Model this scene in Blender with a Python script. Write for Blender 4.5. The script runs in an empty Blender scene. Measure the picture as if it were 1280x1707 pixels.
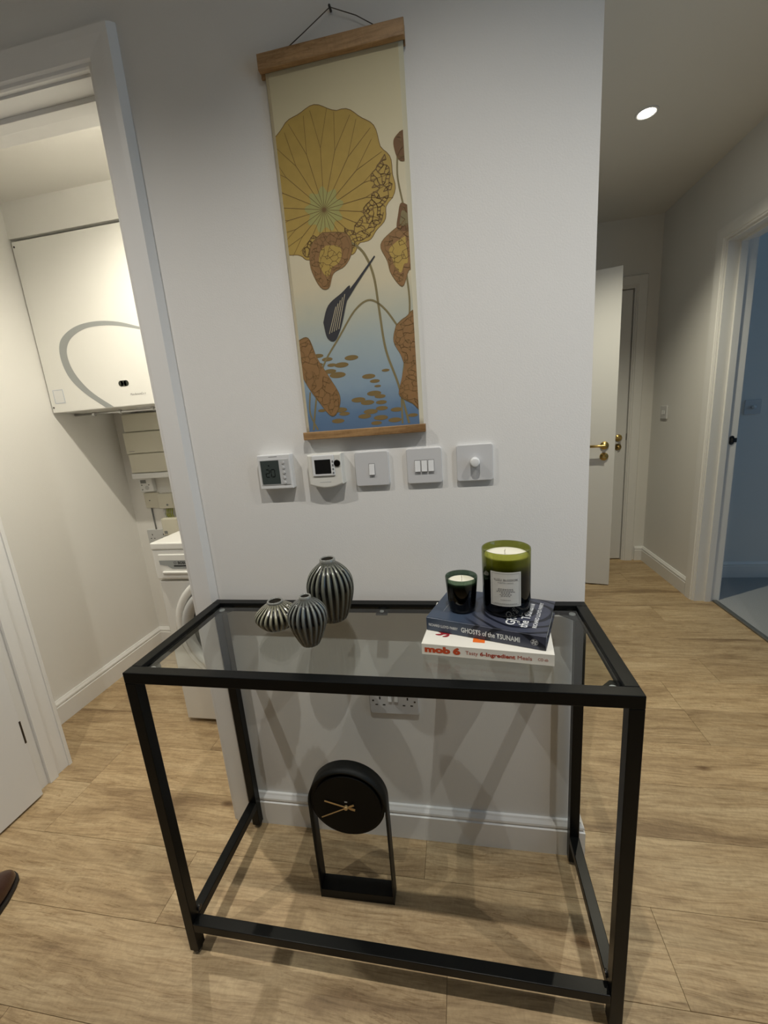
import bpy, bmesh, math, random
from math import sin, cos, pi, radians, atan2, sqrt
from mathutils import Vector, Matrix
random.seed(7)
sc = bpy.context.scene
COL = sc.collection

# ------------------------------------------------------------------ camera
YAW, PIT, ROL = -0.18736853, 0.22436573, -0.07902525
def _cammat():
    cy, sy = cos(YAW), sin(YAW); ca, sa = cos(PIT), sin(PIT); cb, sb = cos(ROL), sin(ROL)
    Y = Matrix(((cy, -sy, 0), (sy, cy, 0), (0, 0, 1)))
    P = Matrix(((1, 0, 0), (0, ca, -sa), (0, sa, ca)))
    R = Matrix(((cb, -sb, 0), (sb, cb, 0), (0, 0, 1)))
    B = Matrix(((1, 0, 0), (0, 0, -1), (0, 1, 0)))
    M = R @ P @ B @ Y
    r, d, f = M[0], M[1], M[2]
    return Matrix(((r[0], -d[0], -f[0]), (r[1], -d[1], -f[1]), (r[2], -d[2], -f[2])))
cam = bpy.data.cameras.new('camera'); cam.sensor_fit = 'HORIZONTAL'; cam.sensor_width = 36
cam.lens = 687.93 / 1280 * 36; cam.clip_start = 0.02; cam.clip_end = 60
camo = bpy.data.objects.new('camera', cam); COL.objects.link(camo)
camo.matrix_world = Matrix.Translation((0.20734, -1.02227, 1.27549)) @ _cammat().to_4x4()
sc.camera = camo

# ------------------------------------------------------------------ world, exposure
vs = sc.view_settings
vs.view_transform = 'Standard'; vs.look = 'None'; vs.gamma = 1.0; vs.exposure = 0.0
vs.use_curve_mapping = False
W = bpy.data.worlds.new('world'); sc.world = W; W.use_nodes = True
W.node_tree.nodes['Background'].inputs[0].default_value = (0.30, 0.48, 0.75, 1)
W.node_tree.nodes['Background'].inputs[1].default_value = 0.5

HALL_Z = 2.473; UTIL_Z = 2.288
# downlights: name, x, y, ceiling height, power (W), colour, cone
HALL_LIGHTS = [(-0.88, -0.73), (0.22, -0.73), (1.12, -0.73)]
WARM = (1.0, 0.955, 0.885)
WARM_CORR, WARM_UTIL = (1.0, 0.93, 0.72), (1.0, 0.92, 0.76)
P_HALL, P_CORR, P_UTIL = 47.0, 72.0, 56.0
P_DAY_HALL, P_DAY_ROOM = 4.0, 4.0

def area(name, loc, rot, sx, sy, power, colr):
    l = bpy.data.lights.new(name, 'AREA'); l.shape = 'RECTANGLE'; l.size = sx; l.size_y = sy
    l.energy = power; l.color = colr
    o = bpy.data.objects.new(name, l); COL.objects.link(o); o.location = loc; o.rotation_euler = rot
    return o
# daylight coming in through the two windows outside the frame
area('daylight_hall', (1.62, -0.70, 1.5), (0, radians(90), 0), 1.2, 0.9, P_DAY_HALL, (0.40, 0.68, 1.0))
area('daylight_room', (3.95, 0.9, 1.45), (0, radians(90), 0), 1.3, 1.3, P_DAY_ROOM, (0.24, 0.58, 1.0))

# ------------------------------------------------------------------ materials
MATS = {}
def mat(name, col, rough=0.5, metal=0.0, bump=0.0, bscale=200.0, var=0.0, vscale=4.0, spec=0.5, coat=0.0):
    if name in MATS: return MATS[name]
    m = bpy.data.materials.new(name); m.use_nodes = True; MATS[name] = m
    nt = m.node_tree; b = nt.nodes['Principled BSDF']
    b.inputs['Base Color'].default_value = (*col, 1); b.inputs['Roughness'].default_value = rough
    b.inputs['Metallic'].default_value = metal; b.inputs['Specular IOR Level'].default_value = spec
    b.inputs['Coat Weight'].default_value = coat; b.inputs['Coat Roughness'].default_value = 0.05
    tc = nt.nodes.new('ShaderNodeTexCoord')
    if var > 0:
        n = nt.nodes.new('ShaderNodeTexNoise'); n.inputs['Scale'].default_value = vscale; n.inputs['Detail'].default_value = 4
        nt.links.new(tc.outputs['Object'], n.inputs['Vector'])
        r = nt.nodes.new('ShaderNodeMapRange'); r.inputs[3].default_value = 1 - var; r.inputs[4].default_value = 1 + var
        nt.links.new(n.outputs['Fac'], r.inputs[0])
        mx = nt.nodes.new('ShaderNodeVectorMath'); mx.operation = 'SCALE'; mx.inputs[0].default_value = col
        nt.links.new(r.outputs[0], mx.inputs['Scale']); nt.links.new(mx.outputs[0], b.inputs['Base Color'])
    if bump > 0:
        n = nt.nodes.new('ShaderNodeTexNoise'); n.inputs['Scale'].default_value = bscale; n.inputs['Detail'].default_value = 3
        nt.links.new(tc.outputs['Object'], n.inputs['Vector'])
        bp = nt.nodes.new('ShaderNodeBump'); bp.inputs['Strength'].default_value = bump; bp.inputs['Distance'].default_value = 0.002
        nt.links.new(n.outputs['Fac'], bp.inputs['Height']); nt.links.new(bp.outputs[0], b.inputs['Normal'])
    return m
def ramp(nt, stops, interp='LINEAR'):
    r = nt.nodes.new('ShaderNodeValToRGB'); r.color_ramp.interpolation = interp
    els = r.color_ramp.elements
    while len(els) < len(stops): els.new(0.5)
    for e, (p, c) in zip(els, stops): e.position = p; e.color = (*c, 1)
    return r

wall_m = mat('wall_paint', (0.76, 0.755, 0.73), 0.85, bump=0.12, bscale=260, var=0.012, vscale=2.5)
backwall_m = mat('low_bounce_paint', (0.14, 0.135, 0.125), 0.85, bump=0.1, bscale=260, var=0.012)  # dark tone for unseen walls, chosen to cut bounce light
ceil_m = mat('ceiling_paint', (0.74, 0.73, 0.69), 0.9, bump=0.1, bscale=200)
trim_m = mat('trim_satin', (0.78, 0.78, 0.765), 0.38, bump=0.02, bscale=30)
door_m = mat('door_satin', (0.74, 0.745, 0.74), 0.42, bump=0.03, bscale=60)
black_m = mat('black_powder_coat', (0.004, 0.0045, 0.0045), 0.32, spec=0.16, bump=0.04, bscale=900)
clock_m = mat('matt_black', (0.006, 0.0065, 0.006), 0.5, spec=0.22, bump=0.03, bscale=500)
dark_m = mat('dark_gap', (0.02, 0.018, 0.015), 0.8, var=0.1)
brass_m = mat('brushed_brass', (0.55, 0.40, 0.15), 0.32, metal=1.0, bump=0.03, bscale=300)
gold_m = mat('hand_gold', (0.60, 0.42, 0.20), 0.35, metal=0.6, var=0.05)
steel_m = mat('steel', (0.55, 0.55, 0.55), 0.3, metal=1.0, var=0.05)
darkmetal_m = mat('dark_nickel', (0.09, 0.085, 0.08), 0.3, metal=1.0, var=0.05)
grey_metal_m = mat('threshold_metal', (0.22, 0.22, 0.20), 0.45, metal=0.7, var=0.08, vscale=30)
plast_m = mat('white_plastic', (0.74, 0.75, 0.75), 0.32, var=0.01)
plate_m = mat('grey_white_plate', (0.60, 0.605, 0.61), 0.38, bump=0.02, bscale=900)
cream_m = mat('cream_plastic', (0.62, 0.60, 0.50), 0.4, var=0.02)
appl_m = mat('white_enamel', (0.80, 0.80, 0.77), 0.25, var=0.01)
greypl_m = mat('grey_plastic', (0.20, 0.21, 0.21), 0.4, var=0.03)
lightgrey_m = mat('light_grey_plastic', (0.52, 0.53, 0.53), 0.35, var=0.02)
ring_m = mat('grey_print', (0.33, 0.35, 0.35), 0.35, var=0.02)
lcd_m = mat('lcd_dark', (0.055, 0.068, 0.064), 0.15, var=0.05)
lcdtxt_m = mat('lcd_segments', (0.003, 0.004, 0.004), 0.3, var=0.05)
blackpl_m = mat('black_plastic', (0.012, 0.012, 0.012), 0.25, var=0.05)
wax_m = mat('candle_wax', (0.85, 0.83, 0.70), 0.45, var=0.01)
wick_m = mat('wick_cotton', (0.55, 0.48, 0.36), 0.9, bump=0.3, bscale=1500)
string_m = mat('brown_cord', (0.10, 0.085, 0.07), 0.9, bump=0.3, bscale=1500)
yg_m = mat('earth_wire', (0.42, 0.45, 0.06), 0.4, var=0.25, vscale=90)
label_m = mat('label_paper', (0.60, 0.60, 0.56), 0.7, bump=0.05, bscale=700)
ink_m = mat('black_ink', (0.03, 0.03, 0.03), 0.6, var=0.02)
greyink_m = mat('grey_ink', (0.22, 0.22, 0.22), 0.6, var=0.02)
whiteink_m = mat('white_ink', (0.72, 0.74, 0.74), 0.5, var=0.02)
page_m = mat('book_pages', (0.62, 0.60, 0.52), 0.8, bump=0.4, bscale=900)
bookwhite_m = mat('cream_cover', (0.80, 0.78, 0.70), 0.35, var=0.01)
orange_m = mat('orange_ink', (0.80, 0.16, 0.02), 0.45, var=0.02)
rust_m = mat('rust_ink', (0.55, 0.07, 0.015), 0.45, var=0.02)
maroon_m = mat('maroon_ink', (0.28, 0.02, 0.03), 0.45, var=0.3, vscale=400)
blueink_m = mat('blue_ink', (0.10, 0.20, 0.42), 0.45, var=0.02)
carpet_m = mat('grey_carpet', (0.34, 0.35, 0.35), 0.95, bump=1.0, bscale=420, var=0.14, vscale=160)
leather_m = mat('brown_leather', (0.040, 0.013, 0.007), 0.28, bump=0.15, bscale=350, coat=0.3)
sole_m = mat('dark_sole', (0.012, 0.009, 0.007), 0.55, bump=0.2, bscale=300)

def oak(name, base, light, darkc, sx=1.0, rough=0.42, perobj=True, bump=0.1, axis=0):
    m = bpy.data.materials.new(name); m.use_nodes = True; nt = m.node_tree; b = nt.nodes['Principled BSDF']
    L = nt.links.new; N = nt.nodes.new
    tc = N('ShaderNodeTexCoord'); oi = N('ShaderNodeObjectInfo')
    add = N('ShaderNodeVectorMath'); add.operation = 'ADD'
    mul = N('ShaderNodeMath'); mul.operation = 'MULTIPLY'; mul.inputs[1].default_value = 37.0
    L(oi.outputs['Random'], mul.inputs[0])
    cmb = N('ShaderNodeCombineXYZ'); L(mul.outputs[0], cmb.inputs[0]); L(mul.outputs[0], cmb.inputs[1])
    L(tc.outputs['Object'], add.inputs[0])
    if perobj: L(cmb.outputs[0], add.inputs[1])
    def mapping(scale):
        mp = N('ShaderNodeMapping'); mp.inputs['Scale'].default_value = scale; L(add.outputs[0], mp.inputs[0]); return mp
    def noise(scale, det, vec, dist=0.0, rgh=0.6):
        n = N('ShaderNodeTexNoise'); n.inputs['Scale'].default_value = scale; n.inputs['Detail'].default_value = det
        n.inputs['Distortion'].default_value = dist; n.inputs['Roughness'].default_value = rgh; L(vec.outputs[0], n.inputs['Vector']); return n
    s = lambda a, c: (a, c, c) if axis == 0 else (c, c, a)
    warp = noise(3.0, 2, mapping(s(0.8 * sx, 1.6)))
    # warped coordinates
    wv = N('ShaderNodeVectorMath'); wv.operation = 'SCALE'; wv.inputs['Scale'].default_value = 0.05
    L(warp.outputs['Color'], wv.inputs[0])
    ad2 = N('ShaderNodeVectorMath'); ad2.operation = 'ADD'; L(add.outputs[0], ad2.inputs[0]); L(wv.outputs[0], ad2.inputs[1])
    def mapping2(scale):
        mp = N('ShaderNodeMapping'); mp.inputs['Scale'].default_value = scale; L(ad2.outputs[0], mp.inputs[0]); return mp
    broad = noise(1.0, 5, mapping2(s(2.0 * sx, 13)), 0.8)
    fine = noise(1.0, 8, mapping2(s(9 * sx, 150)), 0.3, 0.7)
    cross = noise(1.0, 4, mapping2(s(60 * sx, 40)), 2.0, 0.6)
    dark = noise(1.0, 5, mapping2(s(1.1 * sx, 22)), 1.6)
    r1 = ramp(nt, [(0.30, darkc), (0.46, base), (0.68, light)]); L(broad.outputs['Fac'], r1.inputs[0])
    mxf = N('ShaderNodeMix'); mxf.data_type = 'RGBA'; mxf.blend_type = 'MULTIPLY'; mxf.inputs[0].default_value = 1.0
    r2 = ramp(nt, [(0.30, (0.60, 0.56, 0.50)), (0.55, (1, 1, 1)), (0.75, (1.1, 1.1, 1.08))]); L(fine.outputs['Fac'], r2.inputs[0])
    L(r1.outputs[0], mxf.inputs[6]); L(r2.outputs[0], mxf.inputs[7])
    mxc = N('ShaderNodeMix'); mxc.data_type = 'RGBA'; mxc.blend_type = 'MULTIPLY'; mxc.inputs[0].default_value = 1.0
    r3 = ramp(nt, [(0.30, (0.90, 0.89, 0.87)), (0.62, (1.05, 1.05, 1.05))]); L(cross.outputs['Fac'], r3.inputs[0])
    L(mxf.outputs[2], mxc.inputs[6]); L(r3.outputs[0], mxc.inputs[7])
    mxd = N('ShaderNodeMix'); mxd.data_type = 'RGBA'; mxd.blend_type = 'MULTIPLY'; mxd.inputs[0].default_value = 0.9
    r4 = ramp(nt, [(0.485, (1, 1, 1)), (0.50, (0.70, 0.64, 0.56)), (0.515, (1, 1, 1))]); L(dark.outputs['Fac'], r4.inputs[0])
    L(mxc.outputs[2], mxd.inputs[6]); L(r4.outputs[0], mxd.inputs[7])
    out = mxd
    if perobj:
        # small dark knots and pores
        vo = N('ShaderNodeTexVoronoi'); vo.inputs['Scale'].default_value = 1.0
        L(mapping2(s(2.2, 5.0)).outputs[0], vo.inputs['Vector'])
        rk = ramp(nt, [(0.0, (0.22, 0.15, 0.10)), (0.035, (0.42, 0.33, 0.25)), (0.075, (1, 1, 1))]); L(vo.outputs['Distance'], rk.inputs[0])
        mk = N('ShaderNodeMix'); mk.data_type = 'RGBA'; mk.blend_type = 'MULTIPLY'; mk.inputs[0].default_value = 0.9
        L(mxd.outputs[2], mk.inputs[6]); L(rk.outputs[0], mk.inputs[7])
        # every board a little lighter or darker
        rr = N('ShaderNodeMapRange'); rr.inputs[3].default_value = 0.90; rr.inputs[4].default_value = 1.08
        L(oi.outputs['Random'], rr.inputs[0])
        sc_ = N('ShaderNodeVectorMath'); sc_.operation = 'SCALE'; L(mk.outputs[2], sc_.inputs[0]); L(rr.outputs[0], sc_.inputs['Scale'])
        L(sc_.outputs[0], b.inputs['Base Color'])
    else:
        L(out.outputs[2], b.inputs['Base Color'])
    b.inputs['Roughness'].default_value = rough
    bp = N('ShaderNodeBump'); bp.inputs['Strength'].default_value = bump; bp.inputs['Distance'].default_value = 0.001
    L(fine.outputs['Fac'], bp.inputs['Height']); L(bp.outputs[0], b.inputs['Normal'])
    return m
oak_m = oak('oak_floor', (0.455, 0.328, 0.180), (0.56, 0.425, 0.250), (0.27, 0.18, 0.092), rough=0.5)
bar_m = oak('oak_hanger', (0.34, 0.20, 0.085), (0.44, 0.27, 0.125), (0.24, 0.135, 0.055), perobj=False, rough=0.5)

def thin_glass(name, tint, fac=0.04, grad=None):
    # clear pane: tinted see-through plus a mirror reflection that grows at grazing angles
    m = bpy.data.materials.new(name); m.use_nodes = True; nt = m.node_tree; N = nt.nodes.new; L = nt.links.new
    nt.nodes.remove(nt.nodes['Principled BSDF']); out = nt.nodes['Material Output']
    t = N('ShaderNodeBsdfTransparent'); t.inputs[0].default_value = (*tint, 1)
    g = N('ShaderNodeBsdfGlossy'); g.inputs['Roughness'].default_value = 0.0; g.inputs[0].default_value = (1, 1, 1, 1)
    if grad:       # tint darker towards the foot
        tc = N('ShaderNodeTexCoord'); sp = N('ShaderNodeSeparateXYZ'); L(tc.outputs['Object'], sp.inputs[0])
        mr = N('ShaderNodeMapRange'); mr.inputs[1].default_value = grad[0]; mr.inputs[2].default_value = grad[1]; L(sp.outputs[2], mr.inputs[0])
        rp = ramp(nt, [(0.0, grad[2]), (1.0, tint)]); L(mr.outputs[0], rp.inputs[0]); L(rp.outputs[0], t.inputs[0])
    lw = N('ShaderNodeLayerWeight'); lw.inputs['Blend'].default_value = 0.5
    pw = N('ShaderNodeMath'); pw.operation = 'POWER'; L(lw.outputs['Facing'], pw.inputs[0]); pw.inputs[1].default_value = 5.0
    f = N('ShaderNodeMath'); f.operation = 'MULTIPLY_ADD'; L(pw.outputs[0], f.inputs[0]); f.inputs[1].default_value = 1 - fac; f.inputs[2].default_value = fac
    mx = N('ShaderNodeMixShader'); L(f.outputs[0], mx.inputs[0]); L(t.outputs[0], mx.inputs[1]); L(g.outputs[0], mx.inputs[2])
    L(mx.outputs[0], out.inputs[0]); return m
table_glass_m = thin_glass('smoked_glass', (0.90, 0.92, 0.915), fac=0.045)
bigjar_m = thin_glass('olive_glass', (0.56, 0.58, 0.26), grad=(0.078, 0.112, (0.045, 0.06, 0.022)))  # lit wax band near the rim is put into the glass colour
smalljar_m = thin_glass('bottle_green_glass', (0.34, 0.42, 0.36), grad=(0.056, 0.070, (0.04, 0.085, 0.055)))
window_glass_m = thin_glass('window_glass', (0.95, 0.97, 0.97))
wall_lens = mat('lamp_lens', (0.9, 0.9, 0.85), 0.4)
def emis(name, col, st):
    m = bpy.data.materials.new(name); m.use_nodes = True; nt = m.node_tree
    b = nt.nodes['Principled BSDF']; b.inputs['Emission Color'].default_value = (*col, 1); b.inputs['Emission Strength'].default_value = st
    return m
lamp_m = emis('lit_lamp', (1.0, 0.93, 0.78), 30.0)

# ------------------------------------------------------------------ helpers
def tag(o, label=None, cat=None, group=None, kind=None):
    if label: o['label'] = label
    if cat: o['category'] = cat
    if group: o['group'] = group
    if kind: o['kind'] = kind
    return o
def empty(name, loc=(0, 0, 0), rz=0.0, parent=None):
    o = bpy.data.objects.new(name, None); COL.objects.link(o); o.location = loc; o.rotation_euler = (0, 0, rz)
    o.empty_display_size = 0.05
    if parent: o.parent = parent
    return o
def thing(name, label, cat, loc=(0, 0, 0), rz=0.0, group=None):
    return tag(empty(name, loc, rz), label, cat, group)

class MB:
    def __init__(s): s.bm = bmesh.new(); s.mi = 0
    def _fin(s, verts):
        for f in {f for v in verts for f in v.link_faces}: f.material_index = s.mi
    def box(s, x0, x1, y0, y1, z0, z1, bev=0.0, seg=2, rot=None, at=None, mi=None):
        bm2 = bmesh.new(); bmesh.ops.create_cube(bm2, size=1)
        for v in bm2.verts:
            v.co = Vector(((x0 + x1) / 2 + v.co.x * (x1 - x0), (y0 + y1) / 2 + v.co.y * (y1 - y0), (z0 + z1) / 2 + v.co.z * (z1 - z0)))
        if bev > 0: bmesh.ops.bevel(bm2, geom=bm2.edges[:], offset=bev, segments=seg, profile=0.5, affect='EDGES')
        if rot is not None: bm2.transform(rot)
        if at is not None: bm2.transform(Matrix.Translation(at))
        s.merge(bm2, mi); return s
    def merge(s, bm2, mi=None):
        mi = s.mi if mi is None else mi
        for f in bm2.faces: f.material_index = mi
        me = bpy.data.meshes.new('t'); bm2.to_mesh(me); bm2.free(); s.bm.from_mesh(me)
        # from_mesh keeps material_index
        bpy.data.meshes.remove(me)
    def poly(s, pts, mi=None):
        vs_ = [s.bm.verts.new(p) for p in pts]; f = s.bm.faces.new(vs_); f.material_index = s.mi if mi is None else mi; return f
    def prism(s, prof, P, Q, out, up, mi=None, m0=0.0, m1=0.0):
        # extrude profile (a along out, b along up) from P to Q; m0,m1 mitre slopes along the path per unit of a
        P, Q, out, up = Vector(P), Vector(Q), Vector(out), Vector(up); d = (Q - P).normalized()
        bm2 = bmesh.new()
        A = [bm2.verts.new(P + out * a + up * b + d * (m0 * a)) for a, b in prof]
        B = [bm2.verts.new(Q + out * a + up * b + d * (m1 * a)) for a, b in prof]
        n = len(prof)
        for i in range(n): bm2.faces.new((A[i], A[(i + 1) % n], B[(i + 1) % n], B[i]))
        bm2.faces.new(A[::-1]); bm2.faces.new(B)
        bmesh.ops.recalc_face_normals(bm2, faces=bm2.faces[:]); s.merge(bm2, mi); return s
    def lathe(s, prof, cx=0, cy=0, n=48, rib=None, mi=None, M=None, z0=0.0):
        bm2 = bmesh.new(); rings = []
        for r, z in prof:
            if r < 1e-6: rings.append([bm2.verts.new((cx, cy, z + z0))]); continue
            rings.append([bm2.verts.new((cx + r * cos(2 * pi * k / n), cy + r * sin(2 * pi * k / n), z + z0)) for k in range(n)])
        for a, b in zip(rings, rings[1:]):
            if len(a) == 1 and len(b) == 1: continue
            for k in range(n):
                k2 = (k + 1) % n
                if len(a) == 1: bm2.faces.new((a[0], b[k2], b[k]))
                elif len(b) == 1: bm2.faces.new((a[k], a[k2], b[0]))
                else: bm2.faces.new((a[k], a[k2], b[k2], b[k]))
        for f in bm2.faces: f.smooth = True
        bmesh.ops.recalc_face_normals(bm2, faces=bm2.faces[:])
        if M is not None: bm2.transform(M)
        s.merge(bm2, mi); return s
    def cyl(s, c, r, h, axis='z', n=32, bev=0.0, mi=None, r2=None):
        bm2 = bmesh.new(); bmesh.ops.create_cone(bm2, cap_ends=True, segments=n, radius1=r, radius2=r if r2 is None else r2, depth=h)
        if bev > 0:
            es = [e for e in bm2.edges if abs(e.verts[0].co.z - e.verts[1].co.z) < 1e-6]
            bmesh.ops.bevel(bm2, geom=es, offset=bev, segments=2, profile=0.5, affect='EDGES')
        if axis == 'y': bm2.transform(Matrix.Rotation(pi / 2, 4, 'X'))
        if axis == 'x': bm2.transform(Matrix.Rotation(pi / 2, 4, 'Y'))
        bm2.transform(Matrix.Translation(c))
        for f in bm2.faces:
            if len(f.verts) == 4: f.smooth = True
        s.merge(bm2, mi); return s
    def tube(s, pts, r, n=8, mi=None):
        pts = [Vector(p) for p in pts]; bm2 = bmesh.new(); rings = []
        for i, p in enumerate(pts):
            d = (pts[min(i + 1, len(pts) - 1)] - pts[max(i - 1, 0)]).normalized()
            u = d.cross(Vector((0, 0, 1)));
            if u.length < 1e-3: u = d.cross(Vector((0, 1, 0)))
            u.normalize(); v = d.cross(u)
            rr = r[i] if isinstance(r, (list, tuple)) else r
            rings.append([bm2.verts.new(p + rr * (cos(2 * pi * k / n) * u + sin(2 * pi * k / n) * v)) for k in range(n)])
        for a, b in zip(rings, rings[1:]):
            for k in range(n): bm2.faces.new((a[k], a[(k + 1) % n], b[(k + 1) % n], b[k])).smooth = True
        bm2.faces.new(rings[0][::-1]); bm2.faces.new(rings[-1])
        bmesh.ops.recalc_face_normals(bm2, faces=bm2.faces[:]); s.merge(bm2, mi); return s
    def build(s, name, mats, parent=None, origin=None):
        me = bpy.data.meshes.new(name)
        if origin is not None:
            s.bm.transform(Matrix.Translation(-Vector(origin)))
        s.bm.normal_update(); s.bm.to_mesh(me); s.bm.free()
        for m in (mats if isinstance(mats, (list, tuple)) else [mats]): me.materials.append(m)
        o = bpy.data.objects.new(name, me); COL.objects.link(o)
        if origin is not None: o.location = origin
        if parent: o.parent = parent
        return o
def inv_parent(o, p):
    # parent while keeping the child's coordinates as world coordinates
    o.parent = p; o.matrix_parent_inverse = Matrix.LocRotScale(p.location, p.rotation_euler, None).inverted(); return o
def bx(name, b, m, parent=None, bev=0.0, seg=2):
    return MB().box(*b, bev=bev, seg=seg).build(name, m, parent)

def text_bm(body, size, align='LEFT', bold=0.0, extrude=0.0, sx=1.0, spacing=1.0, shear=0.0):
    c = bpy.data.curves.new('t', 'FONT'); c.body = body; c.size = size; c.align_x = align; c.offset = bold; c.extrude = extrude
    c.space_character = spacing; c.shear = shear
    c.resolution_u = 3
    o = bpy.data.objects.new('t', c); COL.objects.link(o)
    dg = bpy.context.evaluated_depsgraph_get(); dg.update()
    me = bpy.data.meshes.new_from_object(o.evaluated_get(dg))
    bm = bmesh.new(); bm.from_mesh(me); bpy.data.objects.remove(o); bpy.data.meshes.remove(me); bpy.data.curves.remove(c)
    bm.transform(Matrix.Diagonal((sx, 1, 1, 1)))
    return bm
def put_text(mb, body, size, M, mi=None, fit=None, **k):
    bm = text_bm(body, size, **k)
    if fit:      # stretch the word to a measured width
        x0 = min(v.co.x for v in bm.verts); x1 = max(v.co.x for v in bm.verts)
        bm.transform(Matrix.Diagonal((fit / (x1 - x0), 1, 1, 1)) @ Matrix.Translation((-x0, 0, 0)))
    bm.transform(M); mb.merge(bm, mi)
RX = Matrix.Rotation(pi / 2, 4, 'X')      # text stands up, facing -y
def T(x, y, z): return Matrix.Translation((x, y, z))

# ------------------------------------------------------------------ floor of oak boards
FX0, FX1, FY0, FY1 = -3.20, 1.735, -4.20, 2.56
PW, PL = 0.192, 1.29
floor = bx('floor', (-3.2, 1.735, -4.2, 2.56, -0.03, -0.012), dark_m); tag(floor, 'oak effect board floor', kind='structure')
joint = {0: -0.64, 1: 0.07, -1: 0.138, 2: -1.225, 3: 0.45, 5: 1.085, 4: -0.2}
k = -21
while True:
    y0 = -0.32 + PW * k; y1 = y0 + PW
    if y0 > FY1: break
    if y1 > FY0:
        ya, yb = max(y0, FY0), min(y1, FY1)
        j = joint.get(k, (k * 0.437) % PL)
        x = j - PL * math.ceil((j - FX0) / PL)
        while x < FX1:
            xa, xb = max(x, FX0), min(x + PL, FX1)
            if xb - xa > 0.02 and yb - ya > 0.01:
                g = 0.0004
                mb = MB(); mb.box(xa + g, xb - g, ya + g, yb - g, -0.012, 0.0, bev=0.0004, seg=1)
                o = mb.build('plank', oak_m, floor, origin=((xa + xb) / 2, (ya + yb) / 2, 0))
            x += PL
    k += 1

# ------------------------------------------------------------------ walls and ceilings
def wall(name, *boxes, m=wall_m, label=None):
    mb = MB()
    for b in boxes: mb.box(*b)
    o = mb.build(name, m); tag(o, label, kind='structure'); return o
OX0, OX1, OZ = -1.425, -0.545, 2.115      # utility doorway rough opening
wall('wall_center', (OX1, 0.505, 0, 0.13, 0, HALL_Z), (OX0, OX1, 0, 0.13, OZ, HALL_Z), (-3.2, OX0, 0, 0.13, 0, HALL_Z),
     label='white painted wall behind the glass console table')
wall('wall_corridor_left', (0.375, 0.505, 0.13, 1.25, 0, HALL_Z), (0.375, 0.505, 2.15, 2.44, 0, HALL_Z), (0.375, 0.505, 1.25, 2.15, 2.12, HALL_Z), label='left wall of the corridor')
wall('wall_corridor_end', (0.375, 0.66, 2.44, 2.56, 0, HALL_Z), (0.66, 1.50, 2.44, 2.56, 2.05, HALL_Z), (1.50, 1.77, 2.44, 2.56, 0, HALL_Z), label='end wall of the corridor')
RY0, RY1 = 0.82, 1.70
wall('wall_closure_room', (-1.00, -0.90, 1.05, 2.66, -0.03, HALL_Z), (-0.90, 0.375, 2.44, 2.66, -0.03, HALL_Z), (-0.90, 0.375, 1.05, 1.17, UTIL_Z, HALL_Z), label='added walls closing the unseen room behind the open cream door')  # unseen room added to keep blue sky light out of the corridor
wall('ceiling_closure_room', (-1.00, 0.375, 1.05, 2.66, HALL_Z, HALL_Z + 0.1), m=ceil_m)  # unseen lid added with those walls against sky light
wall('wall_closure_end', (0.375, 1.77, 2.56, 2.66, -0.03, HALL_Z))  # unseen, added to stop sky light leaking under the end door
wall('wall_right', (1.64, 1.77, RY1, 2.44, 0, HALL_Z), (1.64, 1.77, RY0, RY1, 2.06, HALL_Z), (1.64, 1.77, -0.25, RY0, 0, HALL_Z),
     (1.64, 1.77, -1.15, -0.25, 0, 0.9), (1.64, 1.77, -1.15, -0.25, 2.1, HALL_Z), (1.64, 1.77, -4.20, -1.15, 0, HALL_Z), label='right wall of the corridor')
wall('wall_rear', (-3.2, 1.77, -4.32, -4.20, 0, HALL_Z), m=backwall_m, label='wall behind the viewer')
wall('wall_left', (-3.32, -3.2, -4.32, 0.13, 0, HALL_Z), m=backwall_m, label='left wall of the hall')
wall('wall_utility_left', (-1.79, -1.672, 0.13, 1.17, 0, UTIL_Z), label='left wall of the utility cupboard')
wall('wall_utility_back', (-1.79, 0.375, 1.05, 1.17, 0, UTIL_Z), label='back wall of the utility cupboard')
wall('wall_utility_right', (-0.40, -0.30, 0.13, 1.05, 0, UTIL_Z), label='right wall of the utility cupboard')
wall('wall_utility_bulkhead', (-1.672, -0.40, 0.69, 1.05, 2.150, UTIL_Z), label='boxed bulkhead above the boiler')
bx('ceiling', (-3.32, 1.77, -4.32, 0.0, HALL_Z, HALL_Z + 0.1), ceil_m)['kind'] = 'structure'
wall('ceiling_corridor', (0.375, 1.77, 0.0, 2.56, HALL_Z, HALL_Z + 0.1), m=ceil_m)
wall('ceiling_utility', (-1.79, -0.30, 0.13, 1.17, UTIL_Z, UTIL_Z + 0.05), m=ceil_m)
# dim room beyond the right-hand doorway
wall('wall_room_back', (1.77, 4.0, 2.05, 2.17, 0, HALL_Z), label='far wall of the dim side room')
wall('wall_room_right', (4.0, 4.12, -0.6, 2.17, 0, 0.8), (4.0, 4.12, -0.6, 2.17, 2.1, HALL_Z), (4.0, 4.12, -0.6, 0.25, 0.8, 2.1), (4.0, 4.12, 1.55, 2.17, 0.8, 2.1), label='window wall of the dim side room')
wall('wall_room_front', (1.77, 4.12, -0.72, -0.6, 0, HALL_Z), label='near wall of the dim side room')
wall('ceiling_room', (1.77, 4.12, -0.72, 2.17, HALL_Z, HALL_Z + 0.1), m=ceil_m)
tag(bx('carpet', (1.76, 4.0, -0.6, 2.05, -0.02, 0.006), carpet_m), 'grey carpet in the side room beyond the right doorway', 'carpet', kind='stuff')
th = bx('trim_1', (1.735, 1.762, RY0, RY1 - 0.03, -0.01, 0.010), grey_metal_m, bev=0.004); th['kind'] = 'structure'; th['label'] = 'grey metal threshold strip'

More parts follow.
